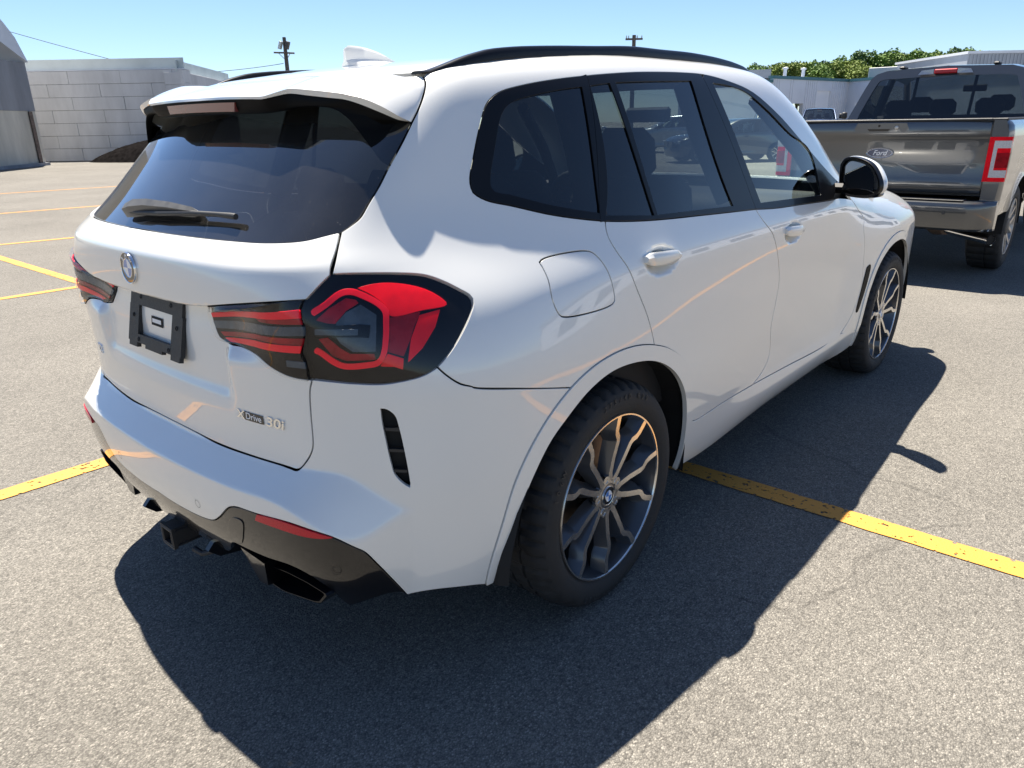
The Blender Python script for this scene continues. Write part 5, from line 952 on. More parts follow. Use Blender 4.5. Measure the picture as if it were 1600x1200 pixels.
def onglass(y, z, off): p_, n_ = on((-.95, y, z), (1, 0, 0)); return p_+n_*off, n_
wb = MB(); secs = []
for y, z, wd, hg in ((.150, 1.222, .012, .018), (.135, 1.226, .030, .030), (.09, 1.233, .040, .036), (.02, 1.240, .034, .034), (-.09, 1.243, .028, .028), (-.195, 1.241, .020, .022), (-.21, 1.240, .012, .015)):
    p_, n_ = onglass(y, z, 0.); up_ = (Vector((0, 0, 1))-n_*n_.z).normalized(); secs.append([p_+up_*wd*.5+n_*.002, p_+up_*wd*.30+n_*hg, p_-up_*wd*.30+n_*hg*.95, p_-up_*wd*.6+n_*.004])
wb.add([q_ for s_2 in secs for q_ in s_2], [(i*4+j, i*4+(j+1) % 4, (i+1)*4+(j+1) % 4, (i+1)*4+j) for i in range(len(secs)-1) for j in range(4)]+[(0, 1, 2, 3), tuple(range(len(secs)*4-4, len(secs)*4))])
wob = wb.build('rear_wiper', 'wiper_grey', SUV, auto=45)
bl_ = [onglass(y, z, .014)[0] for y, z in ((.10, 1.222), (-.05, 1.228), (-.2, 1.236), (-.30, 1.238), (-.345, 1.237), (-.365, 1.236))]
MB().tube(bl_, [.006, .007, .007, .006, .0075, .0075], 8).build('wiper_blade', 'black_plastic', wob, auto=50)
# --- wheels
WZ = .355
def tyre_mesh(yo, wid, R_):
    n = 180; m_ = MB()
    prof = [(.262, -.014), (.270, -.004), (.285, .006), (.305, .0105), (.325, .008), (.340, .001), (.350, -.010), (.3575, -.022), (.3615, -.040), (.3635, -.062), (.3635, -.070), (.357, -.071), (.357, -.079), (.3640, -.080), (.3640, -.128), (.3575, -.129), (.3575, -.139), (.3640, -.140), (.3640, -.19), (.357, -.191), (.357, -.199), (.3635, -.2), (.3615, -wid+.03), (.350, -wid+.01), (.325, -wid-.006), (.265, -wid+.01)]
    V_ = []
    for r, h in prof:
        for k in range(n):
            a = 2*math.pi*k/n; rr = r*R_/.364
            if k % 4 == 0 and -.064 < h < -.005 and r > .345: rr -= .008
            if k % 5 == 2 and r > .3600 and h < -.04: rr -= .007
            V_.append((rr*math.cos(a), h, rr*math.sin(a)))
    m_.add(V_, [(i*n+k, i*n+(k+1) % n, (i+1)*n+(k+1) % n, (i+1)*n+k) for i in range(len(prof)-1) for k in range(n)]); return m_
def spoke_mesh(sgn):
    path = [(.050, 24), (.075, 21), (.12, 21.5), (.176, 23.2), (.190, 22.2), (.206, 18.6), (.222, 17.6), (.2655, 17.8)]
    V_ = []; Fq = []; mi = []
    P_ = [np.array([r*math.sin(math.radians(a)*sgn), 0, r*math.cos(math.radians(a))]) for r, a in path]
    for i, q_ in enumerate(P_):
        t = P_[min(i+1, len(P_)-1)]-P_[max(i-1, 0)]; t /= np.linalg.norm(t); s2 = np.array([t[2], 0, -t[0]]); r = path[i][0]
        w0 = -.020+.020*min(1, max(0, (r-.06)/.2))**1.3; wt = .0092 if r > .07 else .012; wb_ = .021+.009*min(1, (r/.26)); dp = .032+.012*(r/.26)
        for k, (u, w_) in enumerate(((-wb_, w0-dp), (-wt-.002, w0-.004), (-wt, w0), (wt, w0), (wt+.002, w0-.004), (wb_, w0-dp))): V_.append(q_+s2*u+np.array([0, w_, 0]))
    m_ = len(path)
    for i in range(m_-1):
        for k in range(6):
            Fq.append((i*6+k, i*6+(k+1) % 6, (i+1)*6+(k+1) % 6, (i+1)*6+k)); mi.append(0 if k == 2 else 1)
    return V_, Fq, mi
def wheel(x, sg, ax0, yo, wid, toe=0.):
    """built in its own frame: y outwards, then set on the car's right (sg=1) or left side"""
    root = MB(); n = 72
    root.lathe([(.2685, -.004), (.2660, .001), (.2615, .0005), (.2590, -.004), (.2560, -.030), (.235, -.07), (.226, -.16), (.240, -.22)], (0, 0, 0), (0, 1, 0), n)
    wo_ = root.build('wheel', ['rim_dark', 'machined'], SUV, auto=35)
    for p_ in wo_.data.polygons:
        r = math.hypot(p_.center.x, p_.center.z)
        if p_.center.y > -.003 and r > .257: p_.material_index = 1
    tyre_mesh(0, wid, .364).build('tyre', 'rubber', wo_, auto=30)
    for txt, a0_ in (('275/40 R20', 100), ('106W', 30), ('275/40 R20', -80)):
        lt = []; 
        for i_, ch in enumerate(txt):
            if ch == ' ': continue
            a = math.radians(a0_+(i_-len(txt)/2)*4.6); me_ = text_mesh(ch, .024, .0006, 0, .0003); rr_ = .322
            M = Matrix(((-math.sin(a), math.cos(a), 0), (0, 0, 1), (math.cos(a), math.sin(a), 0))).to_4x4(); M.translation = Vector((rr_*math.cos(a), .0105, rr_*math.sin(a))); me_.transform(M); lt.append(me_)
        V_ = []; Fq = []
        for me_ in lt:
            b_ = len(V_); V_ += [v.co.copy() for v in me_.vertices]; Fq += [[b_+q_ for q_ in p_.vertices] for p_ in me_.polygons]
        MB().add(V_, Fq).build('sidewall_lettering', 'sidewall_letter', wo_, kind='stuff')
    MB().lathe([(.05, -.055), (.064, -.042), (.068, -.030), (.060, -.0215), (.034, -.0195), (.0335, -.021), (.0005, -.021)], (0, 0, 0), (0, 1, 0), 40).build('hub', ['rim_dark'], wo_, auto=30)
    ms = {}
    for k in range(5):
        axis = ax0+72*k; c_ = math.radians(90-axis)
        for s2 in (1, -1):
            if s2 not in ms:
                V_, Fq, mi = spoke_mesh(s2); so_ = MB().add(V_, Fq).build('spoke', ['machined', 'rim_dark'], wo_, auto=25)
                for p_, m2 in zip(so_.data.polygons, mi): p_.material_index = m2
                ms[s2] = so_.data
            else:
                so_ = bpy.data.objects.new('spoke', ms[s2]); col.objects.link(so_); so_.parent = wo_
            so_.rotation_euler = (0, c_, 0)
        a = math.radians(axis); rl_ = .056; px_, pz_ = rl_*math.cos(a), rl_*math.sin(a)
        # lug pad and bolt
        MB().lathe([(.016, -.030), (.015, -.0185), (.0085, -.0185), (.0075, -.030), (.0005, -.030)], (px_, 0, pz_), (0, 1, 0), 18).build('wheel_bolt', 'machined', wo_, auto=30)
    # connect pads with a machined star
    st = []
    for k in range(10):
        a = math.radians(ax0+36*k); rr = .068 if k % 2 == 0 else .047; st.append((rr*math.cos(a), rr*math.sin(a)))
    MB().prism(st, (0, -.0235, 0), (1, 0, 0), (0, 0, 1), (0, .0035, 0)).build('hub_star', 'machined', wo_)
    em = emblem((0, -.0205, 0), (0, 1, 0), .030, wo_, (-1, 0, 0), letters=False, th=.004)
    MB().lathe([(.06, -.10), (.172, -.10), (.174, -.104), (.174, -.122), (.06, -.126)], (0, 0, 0), (0, 1, 0), 48).build('brake_disc', 'brake', wo_, auto=30)
    cal = MB()
    rows = []
    for a in np.linspace(math.radians(150), math.radians(212), 9):
        rows.append([(r*math.cos(a), h, r*math.sin(a)) for r, h in ((.125, -.075), (.185, -.072), (.195, -.10), (.190, -.14), (.12, -.14))])
    cal.add([q_ for r_ in rows for q_ in r_], [(i*5+j, i*5+(j+1) % 5, (i+1)*5+(j+1) % 5, (i+1)*5+j) for i in range(8) for j in range(5)]+[(0, 1, 2, 3, 4), (44, 43, 42, 41, 40)])
    cal.build('brake_caliper', 'caliper', wo_, auto=40)
    MB().lathe([(.001, -.20), (.25, -.20)], (0, 0, 0), (0, 1, 0), 40).build('dust_shield', 'under_black', wo_)
    wo_.location = (x, -yo*sg, WZ); wo_.rotation_euler = (0, 0, (math.pi if sg > 0 else 0)+toe)
    return wo_
# right-hand wheels face -y: turned half round, so spoke angles are mirrored
for x, ax0, yo in ((0., 180-103, .9265), (FX, 180-48, .9265)):
    wheel(x, 1, ax0, yo, .262, 0 if x == 0 else math.radians(-.5)); wheel(x, -1, ax0+20, yo, .262)
# flatten the contact patches
for o in list(SUV.children):
    if o.name.startswith('wheel') and not o.name.startswith('wheel_arch'):
        for c in o.children:
            if c.name.startswith('tyre'):
                for v in c.data.vertices:
                    if v.co.z < -.353: v.co.z = -.353-(v.co.z+.353)*.0
# --- wheel housings, floor and added black fillers
for sg in (1, -1):
    for x, L_ in ((0., ARCH_I), (FX, [(q_[0]-FX, q_[2]) for q_ in FAI])):
        pts = [(p_[0]*1.012, (p_[1] if len(p_) == 2 else p_[1])) for p_ in L_]
        rows = []
        for y, k in ((.925, 1.0), (.90, 1.03), (.62, 1.03), (.60, .02)):
            rows.append([(x+px_*k, -y*sg, WZ+(pz_-WZ)*k) for px_, pz_ in pts])
        n = len(pts); MB().add([q_ for r_ in rows for q_ in r_], [(i*n+j, i*n+j+1, (i+1)*n+j+1, (i+1)*n+j) for i in range(3) for j in range(n-1)]).build('wheel_housing', 'under_black', SUV)
fl = MB().box((1.45, 0, .30), (1.75, 1.66, .08)).box((-.1, 0, .40), (1.3, 1.16, .14)).box((-.66, 0, .46), (.22, 1.2, .18)).box((2.95, 0, .36), (1.1, 1.16, .12)).box((3.45, 0, .40), (.35, 1.3, .2))
fl.box((-.50, .45, .36), (.26, .42, .14), bev=.04).box((-.50, -.45, .36), (.26, .42, .14), bev=.04).tube([(-.6, -.45, .33), (.2, -.3, .30), (1.4, -.1, .26)], .035)
fl.box((2.30, 0, .36), (.5, 1.62, .10)).box((3.0, 0, .68), (1.0, 1.1, .5)).box((-.35, 0, .52), (.9, 1.5, .10))  # front boxes added to stop sunlight leaking through to the ground
fl.build('underbody', 'under_black', SUV)
for sg in (1, -1): MB().box((2.10, sg*.80, 1.02), (.34, .07, .20)).build('inner_pillar_or_filler', 'under_black', SUV)  # black filler box added to stop sun leaking out near the mirror base
Fin = lambda P: F(P)+.050
panel('side_filler', [[(-.30, -.93, .83), (.05, -.93, 1.12), (1.0, -.9, 1.10), (1.9, -.9, 1.07)], [(1.9, -.9, 1.07), (2.38, -.9, .75), (2.36, -.9, .45)], [(2.36, -.9, .45), (1.2, -.9, .33), (.52, -.9, .36)], [(.52, -.9, .36), (.48, -.92, .6), (.30, -.93, .76), (0, -.93, .84), (-.30, -.93, .83)]], SIDE, .05, 'under_black', SUV, Fn=Fin, flange=.002)  # black sheet added behind the door gaps to keep light out
panel('inner_tail', [[(-.84, 0, 1.14), (-.80, -.45, 1.14), (-.74, -.60, 1.11)], [(-.74, -.60, 1.11), (-.70, -.74, 1.04), (-.72, -.76, .95), (-.74, -.76, .80), (-.78, -.70, .64)], [(-.78, -.70, .64), (-.85, -.4, .64), (-.87, 0, .64)]], (1, .3, 0), .04, 'under_black', SUV, Fn=lambda P: F(P)+.075, sym=True, flange=.002)  # black sheet added behind the tailgate gaps, so they read dark
# --- front end (only its flank shows from behind)
fb = [[hd[-1], on((3.45, -.72, .85), (-.5, 1, 0))[0][:], side_pt(3.30, .78), side_pt(3.23, .70)], [side_pt(3.23, .70)]+FAO[12:], [FAO[-1], on((3.5, -.75, .25), (-.5, 1, 0))[0][:], (3.66, -.4, .24), (3.70, 0, .24)]]
panel('front_bumper', [[nose[-1], nose[1], hd[-1]]]+fb, (-.7, .7, 0), .03, 'white_paint', SUV, sym=True)
for sg in (1, -1):
    MB().box((3.735, sg*.21, .72), (.05, .34, .24), bev=.02).build('grille', 'gloss_black', SUV); MB().box((3.60, sg*.66, .80), (.10, .26, .10), Matrix.Rotation(-sg*.5, 3, 'Z'), bev=.02).build('headlight', 'lamp_clear', SUV)
# --- cabin
cab = MB().box((.55, 0, .46), (2.6, 1.5, .04)); cab.build('cabin_floor', 'interior_black', SUV)
def seat(x, y, wd, m, head=True, recl=.22, zt=1.22):
    o = MB(); M = Matrix.Rotation(-recl, 3, 'Y')
    o.box((x, y, .66), (.50, wd, .18), bev=.06); o.box((x-.30, y, .94), (.15, wd, .60), Matrix.Rotation(-recl, 3, 'Y'), bev=.05)
    so_ = o.build('seat', m, SUV, auto=60)
    if head:
        for hy in ([y] if wd < .8 else [-.42, 0., .42]):
            MB().box((x-.395-recl*.1, hy, zt+.10 if wd < .8 else zt+.04), (.10, .26, .20), Matrix.Rotation(-recl, 3, 'Y'), bev=.045).build('head_restraint', m, so_, auto=60)
seat(1.32, -.36, .50, 'interior_black'); seat(1.32, .36, .50, 'interior_black'); seat(.42, 0, 1.30, 'interior_black', zt=1.16)
MB().box((-.40, 0, .98), (.75, 1.22, .03)).build('parcel_shelf', 'interior_black', SUV)
dash = MB().box((2.02, 0, .98), (.50, 1.46, .20), bev=.06).box((1.78, 0, .70), (.5, .26, .35), bev=.04).box((1.80, .36, 1.055), (.04, .30, .12), bev=.01).box((1.80, -.02, 1.09), (.02, .30, .11), bev=.006)
dash.box((2.36, 0, .74), (.20, 1.56, .66))  # firewall box added to block sun leaking down past the dash
dash.build('dashboard', 'interior_black', SUV, auto=50)
sw = MB(); cs_ = [(math.cos(a)*.185, math.sin(a)*.185) for a in np.linspace(0, 2*math.pi, 33)]
Ms = Matrix.Rotation(-.45, 3, 'Y'); sw.tube([Vector((1.62, .36, 1.02))+Ms @ Vector((0, u, v)) for u, v in cs_], .017, 8, cap=False); sw.box((1.64, .36, 1.02), (.05, .16, .12), Ms, bev=.02); sw.box((1.63, .36, 1.02), (.02, .36, .03), Ms)
sw.build('steering_wheel', 'interior_black', SUV, auto=60)
MB().box((1.66, 0, 1.47), (.03, .25, .07), bev=.012).build('rear_view_mirror', 'interior_black', SUV)
Fi2 = lambda P: F(P)+.035
panel('headliner', [seam[::-1], rl[:6]+[wtop[0]], wtop], (0, 0, -1), .06, 'interior_grey', SUV, Fn=Fi2, sym=True, flange=.002)
for sg in (1, -1):       # door cards and inner pillars
    MB().box((1.0, sg*.80, .80), (1.9, .06, .60), bev=.02).build('door_card', 'interior_black', SUV)
    for L_, w_ in (([(.93, .795, 1.16), (.88, .69, 1.40), (.86, .625, 1.57)], .045), ([(.05, .80, 1.18), (.09, .72, 1.38), (.12, .64, 1.54)], .05), ([(1.95, .80, 1.10), (1.75, .73, 1.30), (1.45, .635, 1.52)], .03)):
        MB().tube([(x, y*sg, z) for x, y, z in L_], w_, 8).build('inner_pillar_or_filler', 'interior_black', SUV, auto=60)
# ---------------------------------------------------------------- the grey pickup truck ahead of the SUV
TR = empty('pickup_truck', (5.9, .02, 0), label='dark grey pickup truck with a closed tailgate parked ahead of the SUV', cat='truck')
def sweep(name, prof, ys, m, parent, fx=None, auto=35, caps=True):
    """profile (x, z) swept along y; fx(y) shifts it in x"""
    V = [(x+(fx(y) if fx else 0), y, z) for y in ys for x, z in prof]; n = len(prof)
    Fq = [(i*n+j, i*n+j+1, (i+1)*n+j+1, (i+1)*n+j) for i in range(len(ys)-1) for j in range(n-1)]
    if caps: Fq += [list(range(n)), list(range((len(ys)-1)*n, len(ys)*n))]
    return MB().add(V, Fq).build(name, m, parent, auto=auto)
tgp = [(.06, .785), (.006, .79), (.0, .80), (-.003, .86), (.003, .905), (.010, .935), (.012, 1.08), (.010, 1.215), (.003, 1.255), (-.004, 1.275), (-.006, 1.300), (-.006, 1.375), (.002, 1.392), (.06, 1.395)]
tg = sweep('tailgate', tgp, np.linspace(-.825, .825, 12), 'grey_paint', TR, lambda y: .03*abs(y/.825)**6)
MB().box((.035, 0, 1.406), (.085, 1.66, .022), bev=.006).build('tailgate_cap', 'black_plastic', tg)
# sculpted panel round the handle, slot, camera, lock
hp = [(-.21, 1.385), (-.235, 1.33), (-.20, 1.305), (.20, 1.305), (.235, 1.33), (.21, 1.385)]
MB().prism(hp, (-.0075, .04, 0), (0, 1, 0), (0, 0, 1), (.006, 0, 0)).build('handle_panel', 'grey_paint', tg)
MB().prism([(-.10, 1.335), (-.08, 1.315), (.08, 1.315), (.10, 1.335)], (-.0095, .06, 0), (0, 1, 0), (0, 0, 1), (.004, 0, 0)).build('tailgate_handle', 'gloss_black', tg)
MB().lathe([(.0005, .004), (.010, .004), (.016, .002), (.018, -.004)], (-.009, -.09, 1.345), (-1, 0, 0), 20).build('lock', 'steel', tg, auto=40)
MB().lathe([(.0005, .006), (.008, .006), (.010, .002)], (-.009, .06, 1.362), (-1, 0, 0), 16).build('camera', 'gloss_black', tg, auto=40)
def oval(rx, rz, x, n=48): return [(x, .025+math.cos(a)*rx, 1.125+math.sin(a)*rz) for a in np.linspace(0, 2*math.pi, n, endpoint=False)]
def ovals(rings, name, m, par, cap=True):
    V = [p for r in rings for p in oval(*r)]; n = 48
    return MB().add(V, [(i*n+j, i*n+(j+1) % n, (i+1)*n+(j+1) % n, (i+1)*n+j) for i in range(len(rings)-1) for j in range(n)]+([list(range((len(rings)-1)*n, len(rings)*n))] if cap else [])).build(name, m, par, auto=40)
eb = ovals([(.118, .047, .014), (.118, .047, -.004), (.1155, .045, -.007), (.113, .043, -.006)], 'badge', 'chrome', tg, False)
ovals([(.1135, .0435, .0), (.1135, .0435, -.0055)], 'badge_field', 'ford_blue', eb); ovals([(.107, .038, -.006), (.1045, .036, -.0062)], 'badge_line', 'logo_white', eb, False)
put_text('Ford', .062, (-.0065, .025, 1.125), (-1, 0, 0), 'logo_white', eb, right=(0, -1, 0), extr=.0004, shear=.35, bold=.0006, name='badge_script')
# bed sides with wheel arches
AX, AZ, AR = 1.02, .42, .475
for sg in (1, -1):
    xs = np.r_[np.linspace(.0, .5, 10), np.linspace(.52, 1.52, 44), np.linspace(1.55, 1.86, 6)]
    zf = [0, .1, .25, .4, .55, .7, .8, .88, .94, .975, 1.0]; V = []; n = len(zf)
    for x in xs:
        dx = abs(x-AX); zb = AZ+math.sqrt(max(0, AR**2-dx*dx)) if dx < AR else .60
        zb = max(.60, zb)
        for f in zf:
            z = zb+(1.405-zb)*f; y = float(np.interp(z, [.6, .75, .95, 1.10, 1.30, 1.36, 1.39, 1.405], [.972, .985, .990, 1.0, .992, .980, .955, .93]))
            fl_ = max(0, 1-((math.hypot(x-AX, z-AZ)-AR)/.07)) if math.hypot(x-AX, z-AZ) >= AR else 1
            y += .022*min(1, fl_)**1.5 if z < 1.05 else 0
            rx = min(1, x/.06); y -= .03*(1-rx)**2; V.append((x, -y*sg, z))
    side = MB().add(V, [(i*n+j, i*n+j+1, (i+1)*n+j+1, (i+1)*n+j) for i in range(len(xs)-1) for j in range(n-1)]).build('bed_side', 'grey_paint', TR, auto=40)
    # rear post and top rail
    MB().add([(.0, -.842*sg, .62), (.0, -.945*sg, .62), (.0, -.968*sg, .95), (.0, -.965*sg, 1.30), (.0, -.93*sg, 1.40), (.0, -.842*sg, 1.40), (.10, -.842*sg, .62), (.10, -.842*sg, 1.40)], [(0, 1, 2, 3, 4, 5), (0, 5, 7, 6)]).build('bed_post', 'grey_paint', side)
    MB().box((.93, -.88*sg, 1.405), (1.86, .12, .022), bev=.006).build('bed_rail', 'black_plastic', side)
    MB().box((.9, -.845*sg, 1.1), (1.75, .02, .58)).build('bed_inner_wall', 'black_plastic', side)
    # inner arch
    k = 26; V = []
    for y in (.985, .62):
        for a in np.linspace(-.05, math.pi+.05, k): V.append((AX+math.cos(a)*(AR+.006), -y*sg, AZ+math.sin(a)*(AR+.006)))
    MB().add(V, [(i, i+1, k+i+1, k+i) for i in range(k-1)]+[list(range(k, 2*k))]).build('wheel_housing', 'under_black', side)
    # lamp: red frame with clear windows and a dark red block, wrapped round the corner
    def LP(u, z, o=.0):       # u 0 inner edge .. 1 corner .. 1.5 round the side
        if u <= 1: return (-.012-o+.018*u*u, -(.836+.132*u+.010*(z-1.08))*sg, z)
        return (-.012+.018+(u-1)*.16, -(.968+.014+o+.010*(z-1.08))*sg, z)
    def lpatch(name, u0, u1, z0, z1, o, m, par, sl=0.):
        us = np.linspace(u0, u1, 9); V = [LP(u, z0+sl*(u-u0)*.0, o) for u in us]+[LP(u, z1, o) for u in us]+[LP(u, z0, o-.02) for u in us]+[LP(u, z1, o-.02) for u in us]
        return MB().add(V, [(i, i+1, 10+i, 9+i) for i in range(8)]+[(18+i, 19+i, i+1, i) for i in range(8)]+[(9+i, 10+i, 28+i, 27+i) for i in range(8)]+[(0, 9, 27, 18), (8, 26, 35, 17)]).build(name, m, par, auto=40)
    lm = lpatch('taillight', 0.0, 1.42, .900, 1.265, .012, 'lamp_red', TR)
    lpatch('clear_lens', .30, 1.12, 1.175, 1.235, .0145, 'lamp_clear', lm); lpatch('clear_lens', .30, .52, .935, 1.175, .0143, 'lamp_clear', lm); lpatch('clear_lens', .52, 1.05, .935, .995, .0145, 'lamp_clear', lm)
    lpatch('red_lens', .56, 1.10, 1.015, 1.135, .016, 'lamp_red_deep', lm)
# bumper
bpf = [(-.02, .742), (-.165, .738), (-.195, .722), (-.205, .700), (-.200, .640), (-.190, .560), (-.170, .505), (-.12, .480), (-.05, .478)]
bx = lambda y: .17*max(0, (abs(y)-.78)/.2)**2
bmp = sweep('rear_bumper', bpf, np.linspace(-.98, .98, 40), 'grey_paint', TR, bx)
MB().box((-.10, 0, .7445), (.15, 1.5, .008), bev=.003).build('step_pad', 'black_plastic', bmp)
MB().box((-.19, 0, .60), (.04, .56, .18), bev=.01).build('plate_recess', 'black_plastic', bmp)
for y in (-.62, -.30, .30, .62): MB().lathe([(.0005, .003), (.014, .003), (.016, .0)], (-.2035, y, .64), (-1, 0, 0), 16).build('parking_sensor', 'dark_plastic', bmp)
MB().box((-.08, 0, .46), (.2, .09, .08)).build('tow_hitch', 'under_black', TR)
# bed floor, underside, exhaust, axle
MB().box((.95, 0, .80), (1.8, 1.66, .06)).build('bed_floor', 'black_plastic', TR)
fr = MB().box((2.4, .45, .55), (4.6, .09, .16)).box((2.4, -.45, .55), (4.6, .09, .16)).tube([(1.02, -.75, .42), (1.02, .75, .42)], .06).lathe([(.05, -.14), (.14, -.08), (.16, 0), (.14, .08), (.05, .14)], (1.02, 0, .42), (0, 1, 0), 16)
fr.box((2.9, 0, .48), (1.8, 1.3, .12)).lathe([(.10, -.1), (.34, -.1), (.37, -.05), (.37, .05), (.34, .1), (.1, .1)], (.50, .08, .58), (0, 0, 1), 24)
fr.build('chassis', 'under_black', TR)
MB().tube([(.95, -.30, .44), (.58, -.44, .435), (.38, -.56, .425)], [.09, .09, .05], 14).build('silencer', 'rust_steel', TR, auto=50)
ex = MB().tube([(.40, -.55, .425), (.22, -.75, .415), (.03, -.975, .405)], [.036, .040, .043], 16, cap=False).tube([(.028, -.978, .405), (.02, -.988, .404)], [.049, .050], 16, cap=False); ex.build('exhaust_pipe', 'chrome', TR, auto=50)
MB().lathe([(.0005, 0), (.041, 0)], (.03, -.975, .405), (-.17, -.22, -.01), 16).build('exhaust_mouth', 'under_black', TR)
# cab
CX = 1.80
def cabpt(y, z): return (CX+.02+(z-1.41)*.30, y, z)
outer = [(-.925, 1.40), (-.905, 1.46), (-.80, 1.74), (-.755, 1.845), (-.70, 1.895), (-.60, 1.925), (0, 1.950), (.60, 1.925), (.70, 1.895), (.755, 1.845), (.80, 1.74), (.905, 1.46), (.925, 1.40)]
inner = [(-.815, 1.40), (-.80, 1.47), (-.715, 1.70), (-.672, 1.80), (-.655, 1.822), (-.60, 1.835), (0, 1.850), (.60, 1.835), (.655, 1.822), (.672, 1.80), (.715, 1.70), (.80, 1.47), (.815, 1.40)]
n = len(outer); V = [cabpt(*q) for q in outer]+[cabpt(*q) for q in inner]+[tuple(np.array(cabpt(*q))+[.04, 0, 0]) for q in inner]
cab = MB().add(V, [(i, i+1, n+i+1, n+i) for i in range(n-1)]+[(n+i, n+i+1, 2*n+i+1, 2*n+i) for i in range(n-1)]).build('cab_rear', 'grey_paint', TR, auto=40)
MB().add([tuple(np.array(cabpt(y*1.01, z))+[.006, 0, 0]) for y, z in inner], [list(range(n))]).build('rear_window', 'truck_glass', cab)
for y in (-.30, .27): MB().add([tuple(np.array(cabpt(y+d, z))+[.014, 0, 0]) for d, z in ((-.016, 1.41), (.016, 1.41), (.016, 1.842), (-.016, 1.842))], [(0, 1, 2, 3)]).build('window_divider', 'black_plastic', cab)
# roof and windscreen shell, sections along x
secs = [(1.965, 1.0, 0), (2.15, 1.015, .012), (2.6, 1.02, .018), (3.1, 1.015, .010), (3.45, .99, -.03)]
top = [q for q in outer if q[1] >= 1.845]; V = []
for x, k, dz in secs:
    for y, z in top: V.append((x if x > 1.97 else CX+.02+(z-1.41)*.30, y*k, z+dz))
n = len(top); MB().add(V, [(i*n+j, i*n+j+1, (i+1)*n+j+1, (i+1)*n+j) for i in range(len(secs)-1) for j in range(n-1)]).build('roof', 'grey_paint', TR, auto=50)
MB().add([(3.46, -.70, 1.85), (3.42, 0, 1.93), (3.46, .70, 1.85), (4.25, .82, 1.32), (4.35, 0, 1.33), (4.25, -.82, 1.32)], [(0, 1, 4, 5), (1, 2, 3, 4)]).build('windshield', 'windshield_glass', TR, smooth=True)
for sg in (1, -1):
    MB().tube([(3.45, -.745*sg, 1.865), (3.9, -.82*sg, 1.60), (4.3, -.88*sg, 1.33)], .04, 8).tube([(2.85, -.765*sg, 1.88), (2.86, -.905*sg, 1.40)], .045, 8).build('pillar', 'grey_paint', TR, auto=60)
    MB().add([(2.02, -.80*sg, 1.78), (2.82, -.80*sg, 1.80), (2.82, -.905*sg, 1.42), (1.92, -.91*sg, 1.42)], [(0, 1, 2, 3)]).build('side_window', 'privacy_glass', TR); MB().add([(2.90, -.80*sg, 1.80), (3.45, -.78*sg, 1.80), (4.15, -.88*sg, 1.42), (2.90, -.905*sg, 1.42)], [(0, 1, 2, 3)]).build('side_window', 'clear_glass', TR)
    prof = [(1.88, .58), (1.87, 1.40), (2.9, 1.40), (4.28, 1.36), (4.4, .60), (2.9, .55)]
    MB().prism(prof, (0, -.955*sg, 0), (1, 0, 0), (0, 0, 1), (0, -.04*sg, 0)).build('door', 'grey_paint', TR)
    MB().box((3.95, -1.13*sg, 1.50), (.10, .20, .26), bev=.04).build('door_mirror', 'black_plastic', TR, auto=50)
    MB().add([(4.38, -.97*sg, .60), (4.3, -.97*sg, 1.32), (5.6, -.93*sg, 1.22), (5.78, -.88*sg, 1.15), (5.78, -.88*sg, .60)], [(0, 1, 2, 3, 4)]).build('front_wing', 'grey_paint', TR); MB().box((5.76, -.72*sg, 1.02), (.10, .26, .22), bev=.03).build('headlight', 'lamp_clear', TR)
MB().add([(4.3, -.93, 1.34), (4.3, 0, 1.38), (4.3, .93, 1.34), (5.5, .92, 1.26), (5.55, 0, 1.31), (5.5, -.92, 1.26), (5.8, .86, 1.16), (5.86, 0, 1.18), (5.8, -.86, 1.16)], [(0, 1, 4, 5), (1, 2, 3, 4), (5, 4, 7, 8), (4, 3, 6, 7)]).build('bonnet', 'grey_paint', TR, smooth=True)
gr = MB().box((5.82, 0, 1.0), (.06, 1.2, .30), bev=.02).build('grille', 'chrome', TR)
for z in (.90, .97, 1.04, 1.11): MB().box((5.856, 0, z), (.012, 1.1, .035)).build('grille_bar', 'dark_plastic', gr)
MB().box((5.86, 0, .66), (.24, 1.86, .26), bev=.05).build('front_bumper', 'chrome', TR, auto=50)
cb = MB().box((3.0, 0, .85), (2.2, 1.7, .5)).build('cab_floor', 'interior_black', TR)
for x, y, w_ in ((2.25, 0, 1.45), (3.1, -.42, .56), (3.1, .42, .56)):
    st_ = MB().box((x-.12, y, 1.22), (.14, w_, .46), Matrix.Rotation(-.2, 3, 'Y'), bev=.05).build('seat', 'interior_black', TR, auto=60)
    for hy in ([-.45, .0, .45] if w_ > 1 else [y]): MB().box((x-.19, hy, 1.525 if w_ > 1 else 1.57), (.10, .27, .18), Matrix.Rotation(-.2, 3, 'Y'), bev=.045).build('head_restraint', 'interior_black', st_, auto=60)
MB().box((4.05, 0, 1.22), (.5, 1.6, .22), bev=.05).build('dashboard', 'interior_black', TR); MB().box((3.62, 0, 1.76), (.03, .26, .08), bev=.01).build('rear_view_mirror', 'interior_black', TR)
ch = MB().box((1.943, .0, 1.893), (.05, .22, .046), bev=.008).build('high_brake_light', 'reflector_red', TR)
for s_ in (1, -1): MB().add([(1.9175, .115*s_, 1.869), (1.9175, .115*s_, 1.917), (1.924, .235*s_, 1.908), (1.9175, .265*s_, 1.866)], [(0, 1, 2, 3)]).build('clear_lens', 'lamp_clear', ch)
for y in (.47, -.44): MB().box((2.12, y, 1.955), (.16, .06, .03), bev=.012).build('roof_bracket', 'black_plastic', TR)
